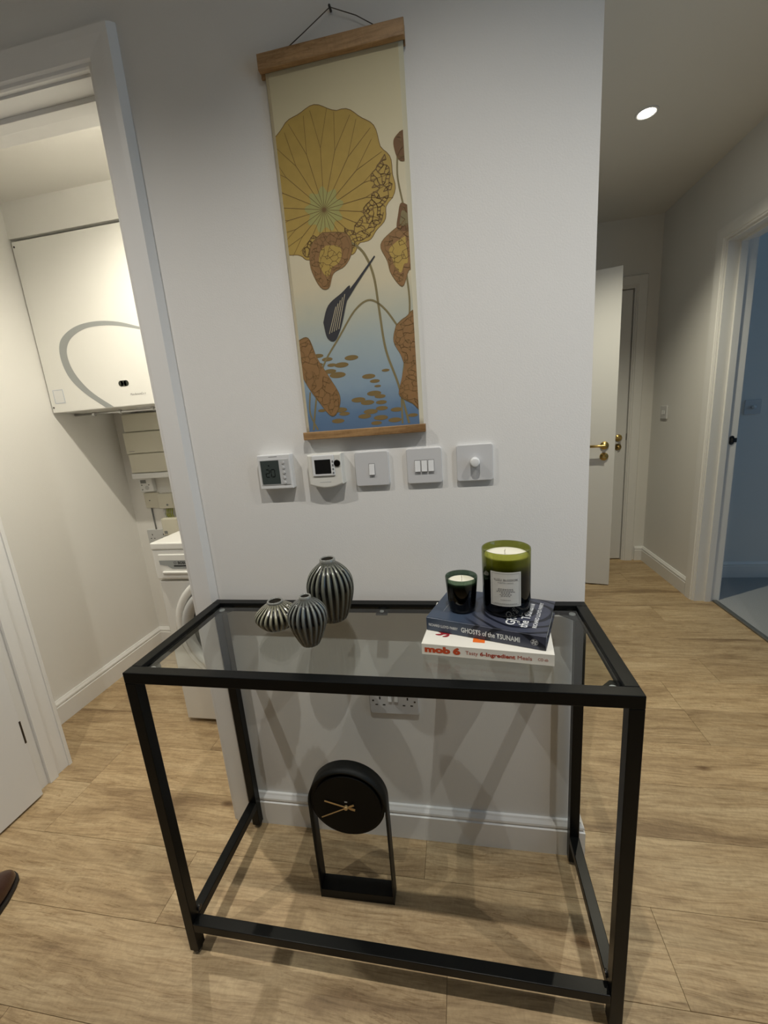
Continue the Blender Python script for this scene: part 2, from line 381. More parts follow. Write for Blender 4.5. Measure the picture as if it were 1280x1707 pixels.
# windows outside the frame
def window(name, x, y0, y1, z0, z1):
    w = empty(name, (x, (y0 + y1) / 2, z0)); w['kind'] = 'structure'
    mb = MB(); t = 0.05
    for b in ((x, x + .06, y0, y1, z0, z0 + t), (x, x + .06, y0, y1, z1 - t, z1), (x, x + .06, y0, y0 + t, z0 + t, z1 - t), (x, x + .06, y1 - t, y1, z0 + t, z1 - t),
              (x + .01, x + .05, (y0 + y1) / 2 - .02, (y0 + y1) / 2 + .02, z0 + t, z1 - t)): mb.box(*b, bev=0.003)
    inv_parent(mb.build('window_frame', trim_m), w)
    inv_parent(bx('pane', (x + .028, x + .032, y0 + t, y1 - t, z0 + t, z1 - t), window_glass_m), w)
window('window_1', 1.66, -1.15, -0.25, 0.9, 2.1)
window('window_2', 4.02, 0.25, 1.55, 0.8, 2.1)

# ------------------------------------------------------------------ skirting, architraves
SK = [(0, 0), (0.018, 0), (0.018, 0.084), (0.0135, 0.0865), (0.0135, 0.0905), (0.0165, 0.094), (0.0155, 0.100), (0.0095, 0.1075), (0.007, 0.1125), (0, 0.1125)]
def skirt(name, *runs):
    mb = MB()
    for P, Q, out, m0, m1 in runs: mb.prism(SK, P, Q, out, (0, 0, 1), m0=m0, m1=m1)
    o = mb.build(name, trim_m); o['kind'] = 'structure'; return o
skirt('baseboard_center', ((-0.507, 0, 0), (0.505, 0, 0), (0, -1, 0), 0, 1), ((0.505, 0, 0), (0.505, 1.18, 0), (1, 0, 0), -1, 0))
skirt('baseboard_utility', ((-1.672, 0.15, 0), (-1.672, 1.05, 0), (1, 0, 0), 0, -1), ((-1.672, 1.05, 0), (-0.40, 1.05, 0), (0, -1, 0), 1, 0))
skirt('baseboard_right', ((1.64, 1.762, 0), (1.64, 2.44, 0), (-1, 0, 0), 0, -1), ((1.64, -4.2, 0), (1.64, 0.75, 0), (-1, 0, 0), 0, 0))
skirt('baseboard_end', ((1.572, 2.44, 0), (1.64, 2.44, 0), (0, -1, 0), 0, -1))
skirt('baseboard_room', ((1.77, 2.05, 0.004), (4.0, 2.05, 0.004), (0, -1, 0), 0, 0))
# architrave profile: a = across the face from the opening outward, b = out from the wall
AR = [(0, 0), (0, 0.012), (0.003, 0.015), (0.010, 0.015), (0.012, 0.018), (0.014, 0.020), (0.052, 0.022), (0.0675, 0.022), (0.0720, 0.014), (0.0765, 0.003), (0.0765, 0)]
def arch(mb, P, Q, across, out, m0=0.0, m1=0.0): mb.prism(AR, P, Q, across, out, m0=m0, m1=m1)

# door_1: utility doorway with its leaf folded back into the hall
d1 = empty('door_1', (-1.36, 0, 0)); tag(d1, 'white flush door opened into the hall at the utility doorway', kind='structure')
LX0, LX1, LZ = -1.396, -0.571, 2.083
mb = MB()
mb.box(OX0, LX0, -0.002, 0.132, 0, OZ); mb.box(LX1, OX1, -0.002, 0.132, 0, OZ); mb.box(LX0, LX1, -0.002, 0.132, LZ, OZ)
inv_parent(mb.build('lining', trim_m), d1)
mb = MB()
mb.box(LX0, LX0 + 0.012, 0.045, 0.078, 0, LZ, bev=0.001); mb.box(LX1 - 0.012, LX1, 0.045, 0.078, 0, LZ, bev=0.001); mb.box(LX0 + 0.012, LX1 - 0.012, 0.045, 0.078, LZ - 0.012, LZ, bev=0.001)
inv_parent(mb.build('door_stop', trim_m), d1)
mb = MB(); ax = LX1 - 0.006 + 0.0; az = LZ + 0.006
for yy, oo in ((0, -1), (0.13, 1)):
    arch(mb, (ax, yy, 0), (ax, yy, az), (1, 0, 0), (0, oo, 0), 0, 1)
    arch(mb, (LX0 + 0.006, yy, 0), (LX0 + 0.006, yy, az), (-1, 0, 0), (0, oo, 0), 0, 1)
    arch(mb, (LX0 + 0.006, yy, az), (ax, yy, az), (0, 0, 1), (0, oo, 0), -1, 1)
inv_parent(mb.build('architrave', trim_m), d1)
leaf = inv_parent(bx('leaf', (-1.400, -1.360, -0.800, -0.006, 0.008, 2.060), door_m, bev=0.0015), d1)
for hz in (0.28, 1.05, 1.80):
    h = MB().box(-1.3605, -1.3592, -0.012, -0.006, hz - 0.045, hz + 0.045).build('hinge', darkmetal_m); inv_parent(h, d1)
def lever(leafobj_parent, P, face, toward, m, rose=0.026):
    # lever handle: rose plate, neck, bar; P on the leaf surface, face = outward unit, toward = along the leaf
    P, f, t = Vector(P), Vector(face), Vector(toward)
    ang = atan2(f.y, f.x); R = Matrix.Translation(P) @ Matrix.Rotation(ang, 4, 'Z') @ Matrix.Rotation(pi / 2, 4, 'Y')
    mb = MB(); mb.lathe([(0, 0.0), (rose, 0), (rose, 0.006), (rose - 0.002, 0.008), (0.0105, 0.008), (0.0095, 0.040), (0, 0.040)], n=32, M=R)
    a = P + f * 0.044; 
    mb.tube([a - t * 0.008, a, a + t * 0.03, a + t * 0.118], [0.0095, 0.0095, 0.0085, 0.0085], n=12)
    return mb
lv = lever(None, (-1.36, -0.735, 0.985), (1, 0, 0), (0, 1, 0), brass_m).build('door_handle', brass_m); inv_parent(lv, d1)

# door_2: open leaf halfway down the corridor
fx, fy, ang = 1.216, 1.913, radians(166)
td = Vector((cos(ang), sin(ang), 0)); nd = Vector((-td.y, td.x, 0))
if nd.y > 0: nd = -nd
d2 = empty('door_2', (fx + td.x * 0.72, fy + td.y * 0.72, 0)); tag(d2, 'cream white door standing open across the corridor with brass lever', kind='structure')
mb = MB(); Mx = Matrix.Translation((fx, fy, 0)) @ Matrix.Rotation(ang, 4, 'Z')
# local +y of the rotated frame points to -nd or nd; keep the visible face on the line itself
yl0, yl1 = (0.0, 0.040) if (Matrix.Rotation(ang, 4, 'Z') @ Vector((0, 1, 0))).dot(nd) < 0 else (-0.040, 0.0)
mb.box(0, 0.72, yl0, yl1, 0.008, 2.048, bev=0.0015, rot=Mx)
leaf2 = inv_parent(mb.build('leaf', door_m), d2)
hp = Vector((fx, fy, 0.985)) + td * 0.062
inv_parent(lever(None, hp, nd, td, brass_m).build('door_handle', brass_m), d2)
ep = hp + Vector((0, 0, -0.072))
mb = MB(); Rm = Matrix.Translation(ep) @ Matrix.Rotation(atan2(nd.y, nd.x), 4, 'Z') @ Matrix.Rotation(pi / 2, 4, 'Y')
mb.lathe([(0, 0.010), (0.006, 0.010), (0.010, 0.014), (0.012, 0.014), (0.014, 0.009), (0.024, 0.008), (0.026, 0.006), (0.026, 0), (0, 0)], n=32, M=Rm)
inv_parent(mb.build('thumb_turn', brass_m), d2)
mb = MB(); mb.box(0.502, 0.512, 1.25, 1.28, 0, 2.12); mb.box(0.502, 0.512, 2.12, 2.15, 0, 2.12); mb.box(0.502, 0.512, 1.28, 2.12, 2.09, 2.12)
inv_parent(mb.build('lining', trim_m), d2)

# door_3: end of the corridor
d3 = empty('door_3', (0.70, 2.44, 0)); tag(d3, 'closed white door at the end of the corridor', kind='structure')
mb = MB(); mb.box(0.66, 0.69, 2.432, 2.56, 0, 2.05); mb.box(1.478, 1.50, 2.432, 2.56, 0, 2.05); mb.box(0.69, 1.478, 2.432, 2.56, 2.028, 2.05)
inv_parent(mb.build('lining', trim_m), d3)
mb = MB(); 
arch(mb, (1.486, 2.44, 0), (1.486, 2.44, 2.036), (1, 0, 0), (0, -1, 0), 0, 1)
arch(mb, (0.684, 2.44, 0), (0.684, 2.44, 2.036), (-1, 0, 0), (0, -1, 0), 0, 1)
arch(mb, (0.684, 2.44, 2.036), (1.486, 2.44, 2.036), (0, 0, 1), (0, -1, 0), -1, 1)
inv_parent(mb.build('architrave', trim_m), d3)
inv_parent(bx('leaf', (0.694, 1.474, 2.450, 2.490, 0.008, 2.024), door_m, bev=0.0015), d3)
mb = MB(); mb.box(1.4735, 1.4785, 2.449, 2.452, 0.965, 1.015); inv_parent(mb.build('latch', darkmetal_m), d3)
inv_parent(lever(None, (1.420, 2.450, 0.985), (0, -1, 0), (-1, 0, 0), brass_m).build('door_handle', brass_m), d3)
mb = MB(); mb.lathe([(0, 0.0), (0.024, 0), (0.024, 0.006), (0.012, 0.009), (0.010, 0.022), (0, 0.022)], n=24, M=T(1.420, 2.450, 0.915) @ Matrix.Rotation(pi / 2, 4, 'X'))
inv_parent(mb.build('thumb_turn', brass_m), d3)

# door_4: doorway to the dim side room
d4 = empty('door_4', (1.64, RY1, 0)); tag(d4, 'white doorway frame into the dim side room', kind='structure')
JY = 1.672
mb = MB(); mb.box(1.636, 1.774, JY, RY1, 0, 2.06); mb.box(1.636, 1.774, RY0, RY0 + 0.028, 0, 2.06); mb.box(1.636, 1.774, RY0 + 0.028, JY, 2.032, 2.06)
inv_parent(mb.build('lining', trim_m), d4)
mb = MB(); mb.box(1.690, 1.724, JY - 0.012, JY, 0, 2.032, bev=0.001); mb.box(1.690, 1.724, RY0 + 0.028, RY0 + 0.040, 0, 2.032, bev=0.001); mb.box(1.690, 1.724, RY0 + 0.04, JY - 0.012, 2.020, 2.032, bev=0.001)
inv_parent(mb.build('door_stop', trim_m), d4)
mb = MB(); 
arch(mb, (1.64, JY + 0.010, 0), (1.64, JY + 0.010, 2.042), (0, 1, 0), (-1, 0, 0), 0, 1)
arch(mb, (1.64, RY0 + 0.018, 0), (1.64, RY0 + 0.018, 2.042), (0, -1, 0), (-1, 0, 0), 0, 1)
arch(mb, (1.64, RY0 + 0.018, 2.042), (1.64, JY + 0.010, 2.042), (0, 0, 1), (-1, 0, 0), -1, 1)
arch(mb, (1.77, JY + 0.010, 0), (1.77, JY + 0.010, 2.042), (0, 1, 0), (1, 0, 0), 0, 1)
inv_parent(mb.build('architrave', trim_m), d4)
mb = MB(); mb.cyl((1.748, JY - 0.0012, 1.010), 0.012, 0.0024, 'y', n=20); mb.cyl((1.748, JY - 0.0012, 0.982), 0.012, 0.0024, 'y', n=20)
mb.box(1.736, 1.760, JY - 0.0024, JY, 0.982, 1.010); mb.box(1.758, 1.774, JY - 0.0024, JY, 0.984, 1.008)
mb.box(1.742, 1.755, JY - 0.0030, JY - 0.002, 0.984, 1.008, mi=1)
inv_parent(mb.build('strike_plate', [darkmetal_m, dark_m]), d4)

# ------------------------------------------------------------------ downlights
def downlight(x, y, z, power, label, group=None, cone=128, soft=0.008, col=WARM):
    t = thing('downlight', label, 'ceiling light', (x, y, z), group=group)
    b = MB().lathe([(0.033, 0.0), (0.034, -0.003), (0.042, -0.0045), (0.0455, -0.003), (0.046, 0.0)], n=40).build('bezel', plast_m, t)
    l = MB().lathe([(0, -0.0015), (0.033, -0.0015)], n=32).build('lens', lamp_m, t)
    L = bpy.data.lights.new('downlight_beam', 'SPOT'); L.energy = power; L.color = col; L.spot_size = radians(cone); L.spot_blend = 1.0
    L.shadow_soft_size = soft
    lo = bpy.data.objects.new('downlight_beam', L); COL.objects.link(lo); lo.parent = t; lo.location = (0, 0, -0.012)
    return t
names = ['downlight in the hall ceiling above the left of the table', 'downlight in the hall ceiling above the middle of the table',
         'downlight in the hall ceiling right of the table']
for (x, y), nm in zip(HALL_LIGHTS, names): downlight(x, y, HALL_Z, P_HALL, nm, 'downlights in the hall ceiling')
downlight(1.065, 1.288, HALL_Z, P_CORR, 'glowing round downlight in the corridor ceiling', col=WARM_CORR, cone=116)
downlight(-0.90, 0.20, UTIL_Z, P_UTIL, 'downlight in the utility cupboard ceiling', soft=0.010, col=WARM_UTIL, cone=160)

# ------------------------------------------------------------------ console table
tb = thing('console_table', 'black metal console table with a smoked glass top', 'table', (0, -0.195, 0), -0.0068)
def tp(mb, name, m, parent=tb): 
    o = mb.build(name, m); o.parent = parent; o.location = (0, 0.195, 0) if parent is tb else (0, 0, 0); return o
X0, X1, Y0, Y1, H, S = -0.4966, 0.4969, -0.3718, -0.0187, 0.800, 0.025
mb = MB()
B_ = 0.0015
mb.box(X0, X1, Y0, Y0 + S, H - S, H, bev=B_); mb.box(X0, X1, Y1 - S, Y1, H - S, H, bev=B_)
mb.box(X0, X0 + S, Y0 + S, Y1 - S, H - S, H, bev=B_); mb.box(X1 - S, X1, Y0 + S, Y1 - S, H - S, H, bev=B_)
fr = tp(mb, 'top_frame', black_m)
for (lx, ly) in ((X0, Y0), (X1 - S, Y0), (X0, Y1 - S), (X1 - S, Y1 - S)):
    mb = MB(); mb.box(lx, lx + S, ly, ly + S, 0.014, H - S, bev=B_)
    lg = tp(mb, 'leg', black_m)
    mb = MB(); mb.lathe([(0, 0), (0.006, 0.0), (0.0105, 0.004), (0.0125, 0.012), (0.0125, 0.016), (0, 0.016)], lx + S / 2, ly + S / 2, n=20)
    tp(mb, 'foot_cap', blackpl_m, lg)
zs = 0.080
tp(MB().box(X0 + S, X1 - S, Y0, Y0 + S, zs, zs + S, bev=B_), 'stretcher', black_m)
tp(MB().box(X0, X0 + S, Y0 + S, Y1 - S, zs, zs + S, bev=B_), 'stretcher', black_m)
tp(MB().box(X1 - S, X1, Y0 + S, Y1 - S, zs, zs + S, bev=B_), 'stretcher', black_m)
for (cx, cy, sx_, sy_) in ((X0 + S, Y0 + S, 1, 1), (X1 - S, Y0 + S, -1, 1), (X0 + S, Y1 - S, 1, -1), (X1 - S, Y1 - S, -1, -1)):
    w = 0.040; z = 0.783
    mb = MB(); prof = [(0, 0), (w, 0), (w, 0.010), (0.010, w), (0, w)]
    pts = [(cx + sx_ * a, cy + sy_ * b) for a, b in prof]
    bm2 = bmesh.new(); lo = [bm2.verts.new((x, y, z - 0.003)) for x, y in pts]; hi = [bm2.verts.new((x, y, z)) for x, y in pts]
    for i in range(5): bm2.faces.new((lo[i], lo[(i + 1) % 5], hi[(i + 1) % 5], hi[i]))
    bm2.faces.new(lo); bm2.faces.new(hi); bmesh.ops.recalc_face_normals(bm2, faces=bm2.faces[:]); mb.merge(bm2)
    br = tp(mb, 'corner_bracket', black_m)
    mb = MB(); mb.cyl((cx + sx_ * 0.012, cy + sy_ * 0.014, 0.7852), 0.0075, 0.0036, n=24, bev=0.001); tp(mb, 'glass_pad', lightgrey_m, br)
for (cy, sg) in ((Y1 - S, -1), (Y0 + S, 1)):
    mb = MB(); mb.box(-0.018, 0.012, min(cy, cy + sg * 0.022), max(cy, cy + sg * 0.022), 0.780, 0.783); br = tp(mb, 'mid_bracket', black_m)
    mb = MB(); mb.cyl((-0.004, cy + sg * 0.010, 0.7852), 0.0055, 0.0036, n=20, bev=0.001); tp(mb, 'glass_pad', lightgrey_m, br)
for lx, ly in ((X0 + S, Y0 + S * .5), (X1 - S, Y0 + S * .5)):
    sg = 1 if lx < 0 else -1
    mb = MB(); mb.cyl((lx + sg * 0.001, ly + 0.017, 0.118), 0.007, 0.006, 'x', n=16, bev=0.001); tp(mb, 'bolt', blackpl_m)
tp(MB().box(X0 + S + 0.001, X1 - S - 0.001, Y0 + S + 0.001, Y1 - S - 0.001, 0.787, 0.793, bev=0.001), 'glass_top', table_glass_m)

# ------------------------------------------------------------------ ribbed vases
def vase_mat():
    m = bpy.data.materials.new('ribbed_glaze'); m.use_nodes = True; nt = m.node_tree; b = nt.nodes['Principled BSDF']
    a = nt.nodes.new('ShaderNodeVertexColor'); a.layer_name = 'glaze'
    n = nt.nodes.new('ShaderNodeTexNoise'); n.inputs['Scale'].default_value = 60
    r = nt.nodes.new('ShaderNodeMapRange'); r.inputs[3].default_value = 0.85; r.inputs[4].default_value = 1.15; nt.links.new(n.outputs['Fac'], r.inputs[0])
    v = nt.nodes.new('ShaderNodeVectorMath'); v.operation = 'SCALE'; nt.links.new(a.outputs[0], v.inputs[0]); nt.links.new(r.outputs[0], v.inputs['Scale'])
    nt.links.new(v.outputs[0], b.inputs['Base Color']); b.inputs['Roughness'].default_value = 0.12; b.inputs['Coat Weight'].default_value = 0.5; b.inputs['Coat Roughness'].default_value = 0.03
    return m
vase_m = vase_mat(); vase_in = mat('vase_inside', (0.05, 0.045, 0.035), 0.3, var=0.1)
def lerp(a, b, t): return a + (b - a) * t
def vase(label, cx, cy, prof, neck_z, n_rib, amp, light, dark, lip_r, lip_in, top):
    t = thing('ribbed_vase', label, 'vase', (cx, cy, 0.8), group='ribbed vases on the glass table')
    ns = n_rib * 10; nz = 60
    bm = bmesh.new(); cl = bm.loops.layers.color.new('glaze'); vcol = {}
    def rad(s):
        x = s * (len(prof) - 1); i = min(int(x), len(prof) - 2); f = x - i
        p0 = prof[max(i - 1, 0)]; p1 = prof[i]; p2 = prof[i + 1]; p3 = prof[min(i + 2, len(prof) - 1)]
        def cr(a, b, c, d): return 0.5 * ((2 * b) + (-a + c) * f + (2 * a - 5 * b + 4 * c - d) * f * f + (-a + 3 * b - 3 * c + d) * f ** 3)
        return cr(p0[0], p1[0], p2[0], p3[0]), cr(p0[1], p1[1], p2[1], p3[1])
    rings = []
    for j in range(nz + 1):
        r, z = rad(j / nz); ring = []
        fade = min(1.0, max(0.0, (neck_z - z) / 0.012)) * min(1.0, 0.35 + z / 0.02)
        for k in range(ns):
            th_ = 2 * pi * k / ns; ph = (k % 10) / 10.0
            h = abs(sin(pi * ph)) ** 0.75          # 0 in the groove, 1 on the rib
            rr = r * (1 - amp * fade * (1 - h))
            v = bm.verts.new((rr * cos(th_), rr * sin(th_), z)); ring.append(v)
            q = min(1, max(0, (h - 0.55) / 0.40)) * fade + (1 - fade) * 0.55
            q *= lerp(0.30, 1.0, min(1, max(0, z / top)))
            vcol[v] = tuple(lerp(dark[i], light[i], q) for i in range(3)) + (1,)
        rings.append(ring)
    for a, b in zip(rings, rings[1:]):
        for k in range(ns):
            f = bm.faces.new((a[k], a[(k + 1) % ns], b[(k + 1) % ns], b[k])); f.smooth = True
    bm.faces.new(rings[0][::-1])
    for f in bm.faces:
        for l in f.loops: l[cl] = vcol[l.vert]
    me = bpy.data.meshes.new('body'); bm.to_mesh(me); bm.free(); me.materials.append(vase_m)
    o = bpy.data.objects.new('body', me); COL.objects.link(o); o.parent = t
    mb = MB(); R = lip_r; 
    mb.lathe([(lip_in * 1.02, neck_z - 0.004), (R - 0.0012, neck_z - 0.002), (R, neck_z + 0.002), (R - 0.0006, top - 0.001), (R - 0.0022, top), (lip_in + 0.0006, top - 0.0004), (lip_in, top - 0.002)], n=48)
    MB().lathe([(lip_in, top - 0.002), (lip_in * 1.01, top - 0.022), (0, top - 0.026)], n=40).build('opening', vase_in, t)
    lp = mb.build('rim', mat('rim_glaze', (0.20, 0.205, 0.185), 0.2, var=0.1, vscale=60, coat=0.8), t)
    return t
LG, DG = (0.55, 0.56, 0.50), (0.012, 0.014, 0.016)
vase('tall ribbed dark grey vase at the back of the trio', -0.113, -0.116,
     [(0.034, 0.0), (0.040, 0.012), (0.0515, 0.045), (0.0575, 0.075), (0.056, 0.100), (0.045, 0.123), (0.026, 0.141), (0.0165, 0.148)], 0.146, 22, 0.12, LG, DG, 0.0195, 0.0145, 0.156)
vase('egg-shaped ribbed grey vase standing in front of the trio', -0.1305, -0.236,
     [(0.021, 0.0), (0.027, 0.012), (0.038, 0.038), (0.0435, 0.060), (0.041, 0.080), (0.030, 0.096), (0.0175, 0.104), (0.0115, 0.108)], 0.106, 20, 0.13, (0.58, 0.60, 0.57), (0.013, 0.014, 0.018), 0.0135, 0.0090, 0.114)
vase('squat wide ribbed vase at the left of the trio', -0.2370, -0.168,
     [(0.027, 0.0), (0.036, 0.006), (0.048, 0.020), (0.0525, 0.031), (0.047, 0.043), (0.033, 0.055), (0.021, 0.063), (0.016, 0.066)], 0.065, 24, 0.13, (0.78, 0.77, 0.66), (0.016, 0.016, 0.012), 0.0195, 0.0145, 0.070)

# ------------------------------------------------------------------ books
b1 = thing('paperback_book', 'cream cookbook with orange spine lettering, under the navy book', 'book', (0.120, -0.268, 0.800), radians(-6.9), 'books on the console table')
L1, D1, T1 = 0.2515, 0.190, 0.0232
mb = MB(); mb.box(0, L1, 0, D1, 0, 0.0008); mb.box(0, L1, 0, D1, T1 - 0.0008, T1); mb.box(0, L1, 0, 0.0009, 0.0008, T1 - 0.0008)
cv = mb.build('cover', bookwhite_m, b1)
bx('pages', (0.0015, L1 - 0.0015, 0.001, D1 - 0.001, 0.0009, T1 - 0.0009), page_m, b1)
mb = MB(); e = -0.0003
put_text(mb, 'mob', 0.0185, T(0.006, e, 0.0060) @ RX, bold=0.0011, fit=0.052); put_text(mb, '6', 0.0185, T(0.063, e, 0.0060) @ RX, bold=0.0011, fit=0.015)
tx = mb.build('spine_title', rust_m, b1)
mb = MB(); put_text(mb, 'Tasty', 0.0112, T(0.088, e, 0.0075) @ RX, fit=0.024); put_text(mb, 'Meals', 0.0112, T(0.186, e, 0.0075) @ RX, fit=0.026)
put_text(mb, '6-Ingredient', 0.0112, T(0.116, e, 0.0075) @ RX, bold=0.00035, fit=0.066)
put_text(mb, 'CO', 0.0080, T(0.2225, e, 0.0085) @ RX, fit=0.0095); put_text(mb, 'eb', 0.0080, T(0.2340, e, 0.0085) @ RX, fit=0.0065)
mb.build('spine_subtitle', mat('brown_red_ink', (0.42, 0.06, 0.03), 0.5, var=.02), b1)
mb = MB(); e2 = T1 + 0.0003
for (x, y, a, l) in ((0.032, 0.040, 20, 0.020), (0.040, 0.045, -15, 0.022), (0.046, 0.036, 40, 0.017), (0.034, 0.050, 5, 0.016), (0.050, 0.048, -35, 0.015)):
    pts = []
    for q in range(16):
        an = 2 * pi * q / 16; px, py = l / 2 * cos(an), 0.0035 * sin(an) + 0.003 * cos(an) ** 2
        pts.append((x + px * cos(radians(a)) - py * sin(radians(a)), y + px * sin(radians(a)) + py * cos(radians(a)), e2 + 0.00005 * a / 40))
    mb.poly(pts)
mb.build('cover_drawing', maroon_m, b1)
mb = MB(); mb.poly([(0.1005, 0.021, e2), (0.1240, 0.021, e2), (0.1240, 0.033, e2), (0.1115, 0.033, e2), (0.1115, 0.075, e2), (0.1005, 0.075, e2)])
mb.build('cover_letter', orange_m, b1)

# navy hardback with dark wave rings printed on the jacket
jk = bpy.data.materials.new('navy_jacket'); jk.use_nodes = True; nt = jk.node_tree; bb = nt.nodes['Principled BSDF']
tc = nt.nodes.new('ShaderNodeTexCoord'); mp = nt.nodes.new('ShaderNodeMapping'); mp.inputs['Location'].default_value = (-0.185, -0.10, -0.0); mp.inputs['Scale'].default_value = (1, 1.1, 1.6)
wv = nt.nodes.new('ShaderNodeTexWave'); wv.wave_type = 'RINGS'; wv.rings_direction = 'SPHERICAL'; wv.inputs['Scale'].default_value = 15; wv.inputs['Distortion'].default_value = 4.0; wv.inputs['Detail'].default_value = 1.0; wv.inputs['Detail Scale'].default_value = 0.6
nt.links.new(tc.outputs['Object'], mp.inputs[0]); nt.links.new(mp.outputs[0], wv.inputs['Vector'])
rp = ramp(nt, [(0.72, (0, 0, 0)), (0.86, (1, 1, 1))]); nt.links.new(wv.outputs['Fac'], rp.inputs[0])
gx = nt.nodes.new('ShaderNodeSeparateXYZ'); nt.links.new(tc.outputs['Object'], gx.inputs[0])
mr = nt.nodes.new('ShaderNodeMapRange'); mr.inputs[1].default_value = 0.070; mr.inputs[2].default_value = 0.110; nt.links.new(gx.outputs[0], mr.inputs[0])
ml = nt.nodes.new('ShaderNodeMath'); ml.operation = 'MULTIPLY'; nt.links.new(rp.outputs[0], ml.inputs[0]); nt.links.new(mr.outputs[0], ml.inputs[1])
c1 = nt.nodes.new('ShaderNodeMix'); c1.data_type = 'RGBA'; nt.links.new(mr.outputs[0], c1.inputs[0]); c1.inputs[6].default_value = (0.044, 0.064, 0.102, 1); c1.inputs[7].default_value = (0.050, 0.056, 0.084, 1)
c2 = nt.nodes.new('ShaderNodeMix'); c2.data_type = 'RGBA'; nt.links.new(ml.outputs[0], c2.inputs[0]); nt.links.new(c1.outputs[2], c2.inputs[6]); c2.inputs[7].default_value = (0.008, 0.010, 0.018, 1)
nt.links.new(c2.outputs[2], bb.inputs['Base Color']); bb.inputs['Roughness'].default_value = 0.32
b2 = thing('hardback_book', 'navy hardback with dark wave rings and white lettering, under the candles', 'book', (0.1275, -0.211, 0.8234), radians(-17.8), 'books on the console table')
L2, D2, T2 = 0.2415, 0.158, 0.0300
mb = MB(); mb.box(0, L2, 0, D2, 0, 0.0028, bev=0.0008); mb.box(0, L2, 0, D2, T2 - 0.0028, T2, bev=0.0008); mb.box(0, L2, -0.0022, 0.0030, 0.0, T2, bev=0.0016, seg=3)
cv = mb.build('jacket', jk, b2)
bx('pages', (0.004, L2 - 0.004, 0.003, D2 - 0.004, 0.003, T2 - 0.003), page_m, b2)
e = -0.0026
mb = MB(); put_text(mb, 'RICHARD LLOYD PARRY', 0.0085, T(0.006, e, 0.0115) @ RX, bold=0.0001, fit=0.064); put_text(mb, 'GHOSTS of the TSUNAMI', 0.0150, T(0.077, e, 0.0095) @ RX, bold=0.0003, fit=0.117)
mb.build('spine_title', whiteink_m, b2)
mb = MB(); c = Vector((L2 - 0.021, e, 0.0150))
for r0, r1 in ((0.0062, 0.0068), (0.0, 0.0052)):
    n = 24
    for q in range(n):
        a0, a1 = 2 * pi * q / n, 2 * pi * (q + 1) / n
        if r0 == 0: 
            if q % 6 < 4: mb.poly([c, c + Vector((r1 * cos(a0), 0, r1 * sin(a0))), c + Vector((r1 * cos(a1), 0, r1 * sin(a1)))])
        else: mb.poly([c + Vector((r * cos(a), 0, r * sin(a))) for r, a in ((r0, a0), (r1, a0), (r1, a1), (r0, a1))])
mb.build('publisher_emblem', lightgrey_m, b2)
e2 = T2 + 0.0003; RZ = Matrix.Rotation(pi / 2, 4, 'Z')
mb = MB(); put_text(mb, 'Ghosts', 0.026, T(0.178, 0.022, e2) @ RZ, bold=0.0004); put_text(mb, 'of', 0.012, T(0.187, 0.034, e2) @ RZ)
put_text(mb, 'the Tsunami', 0.024, T(0.203, 0.020, e2) @ RZ, bold=0.0004, sx=.92); put_text(mb, 'RICHARD LLOYD PARRY', 0.0105, T(0.220, 0.024, e2) @ RZ, bold=0.0002)
mb.build('cover_title', whiteink_m, b2)
mb = MB(); mb.poly([(0.026, 0.035, e2), (0.0266, 0.035, e2), (0.0266, 0.105, e2), (0.026, 0.105, e2)]); mb.build('cover_rule', lightgrey_m, b2)

# ------------------------------------------------------------------ candles
ZC = 0.8534
cb = thing('scented_candle', 'large olive green glass candle with a printed white label', 'candle', (0.2985, -0.1690, ZC), group='candles on the navy book')
R, Hh = 0.0495, 0.139
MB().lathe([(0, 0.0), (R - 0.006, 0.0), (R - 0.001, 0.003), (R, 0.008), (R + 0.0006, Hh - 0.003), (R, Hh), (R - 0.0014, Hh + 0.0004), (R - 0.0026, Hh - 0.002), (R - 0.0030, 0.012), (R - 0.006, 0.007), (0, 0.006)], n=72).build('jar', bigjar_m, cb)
MB().lathe([(0, 0.0075), (R - 0.007, 0.008), (R - 0.0038, 0.013), (R - 0.0036, 0.122), (R - 0.0050, 0.1245), (R - 0.011, 0.1235), (0, 0.123)], n=64).build('wax', wax_m, cb)
MB().tube([(-0.002, 0.002, 0.1235), (-0.0025, 0.002, 0.130), (-0.001, 0.0015, 0.134)], 0.0008, n=8).build('wick', wick_m, cb)
def curved(mb, R, th0, w, z0, z1, mi=0, n=16):
    vs_ = []
    for q in range(n + 1):
        a = th0 - w / 2 + w * q / n
        vs_.append((mb.bm.verts.new((R * cos(a), R * sin(a), z0)), mb.bm.verts.new((R * cos(a), R * sin(a), z1))))
    for a, b in zip(vs_, vs_[1:]):
        f = mb.bm.faces.new((a[0], b[0], b[1], a[1])); f.material_index = mi; f.smooth = True
def bent(mb, body, size, R, th0, z, mi=None, **k):
    bm = text_bm(body, size, align='CENTER', **k)
    for v in bm.verts:
        a = th0 + v.co.x / R; v.co = Vector((R * cos(a), R * sin(a), z + v.co.y))
    mb.merge(bm, mi)
TH = radians(-98)
lb = MB(); curved(lb, R + 0.0009, TH, 0.062 / R, 0.028, 0.102); lab = lb.build('label', label_m, cb); lab['label'] = 'white rectangular paper label'
mb = MB(); RR = R + 0.0013
for (z0, z1) in ((0.0312, 0.0317), (0.0983, 0.0988)): curved(mb, RR, TH, 0.055 / R, z0, z1)
for sgn in (-1, 1): curved(mb, RR, TH + sgn * 0.0275 / R, 0.0005 / R, 0.0312, 0.0988, n=1)
bent(mb, 'YUZU BLOSSOM', 0.0062, RR, TH, 0.0835, bold=0.0001, spacing=1.1)
bent(mb, 'SCENTED CANDLE', 0.0037, RR, TH, 0.0780)
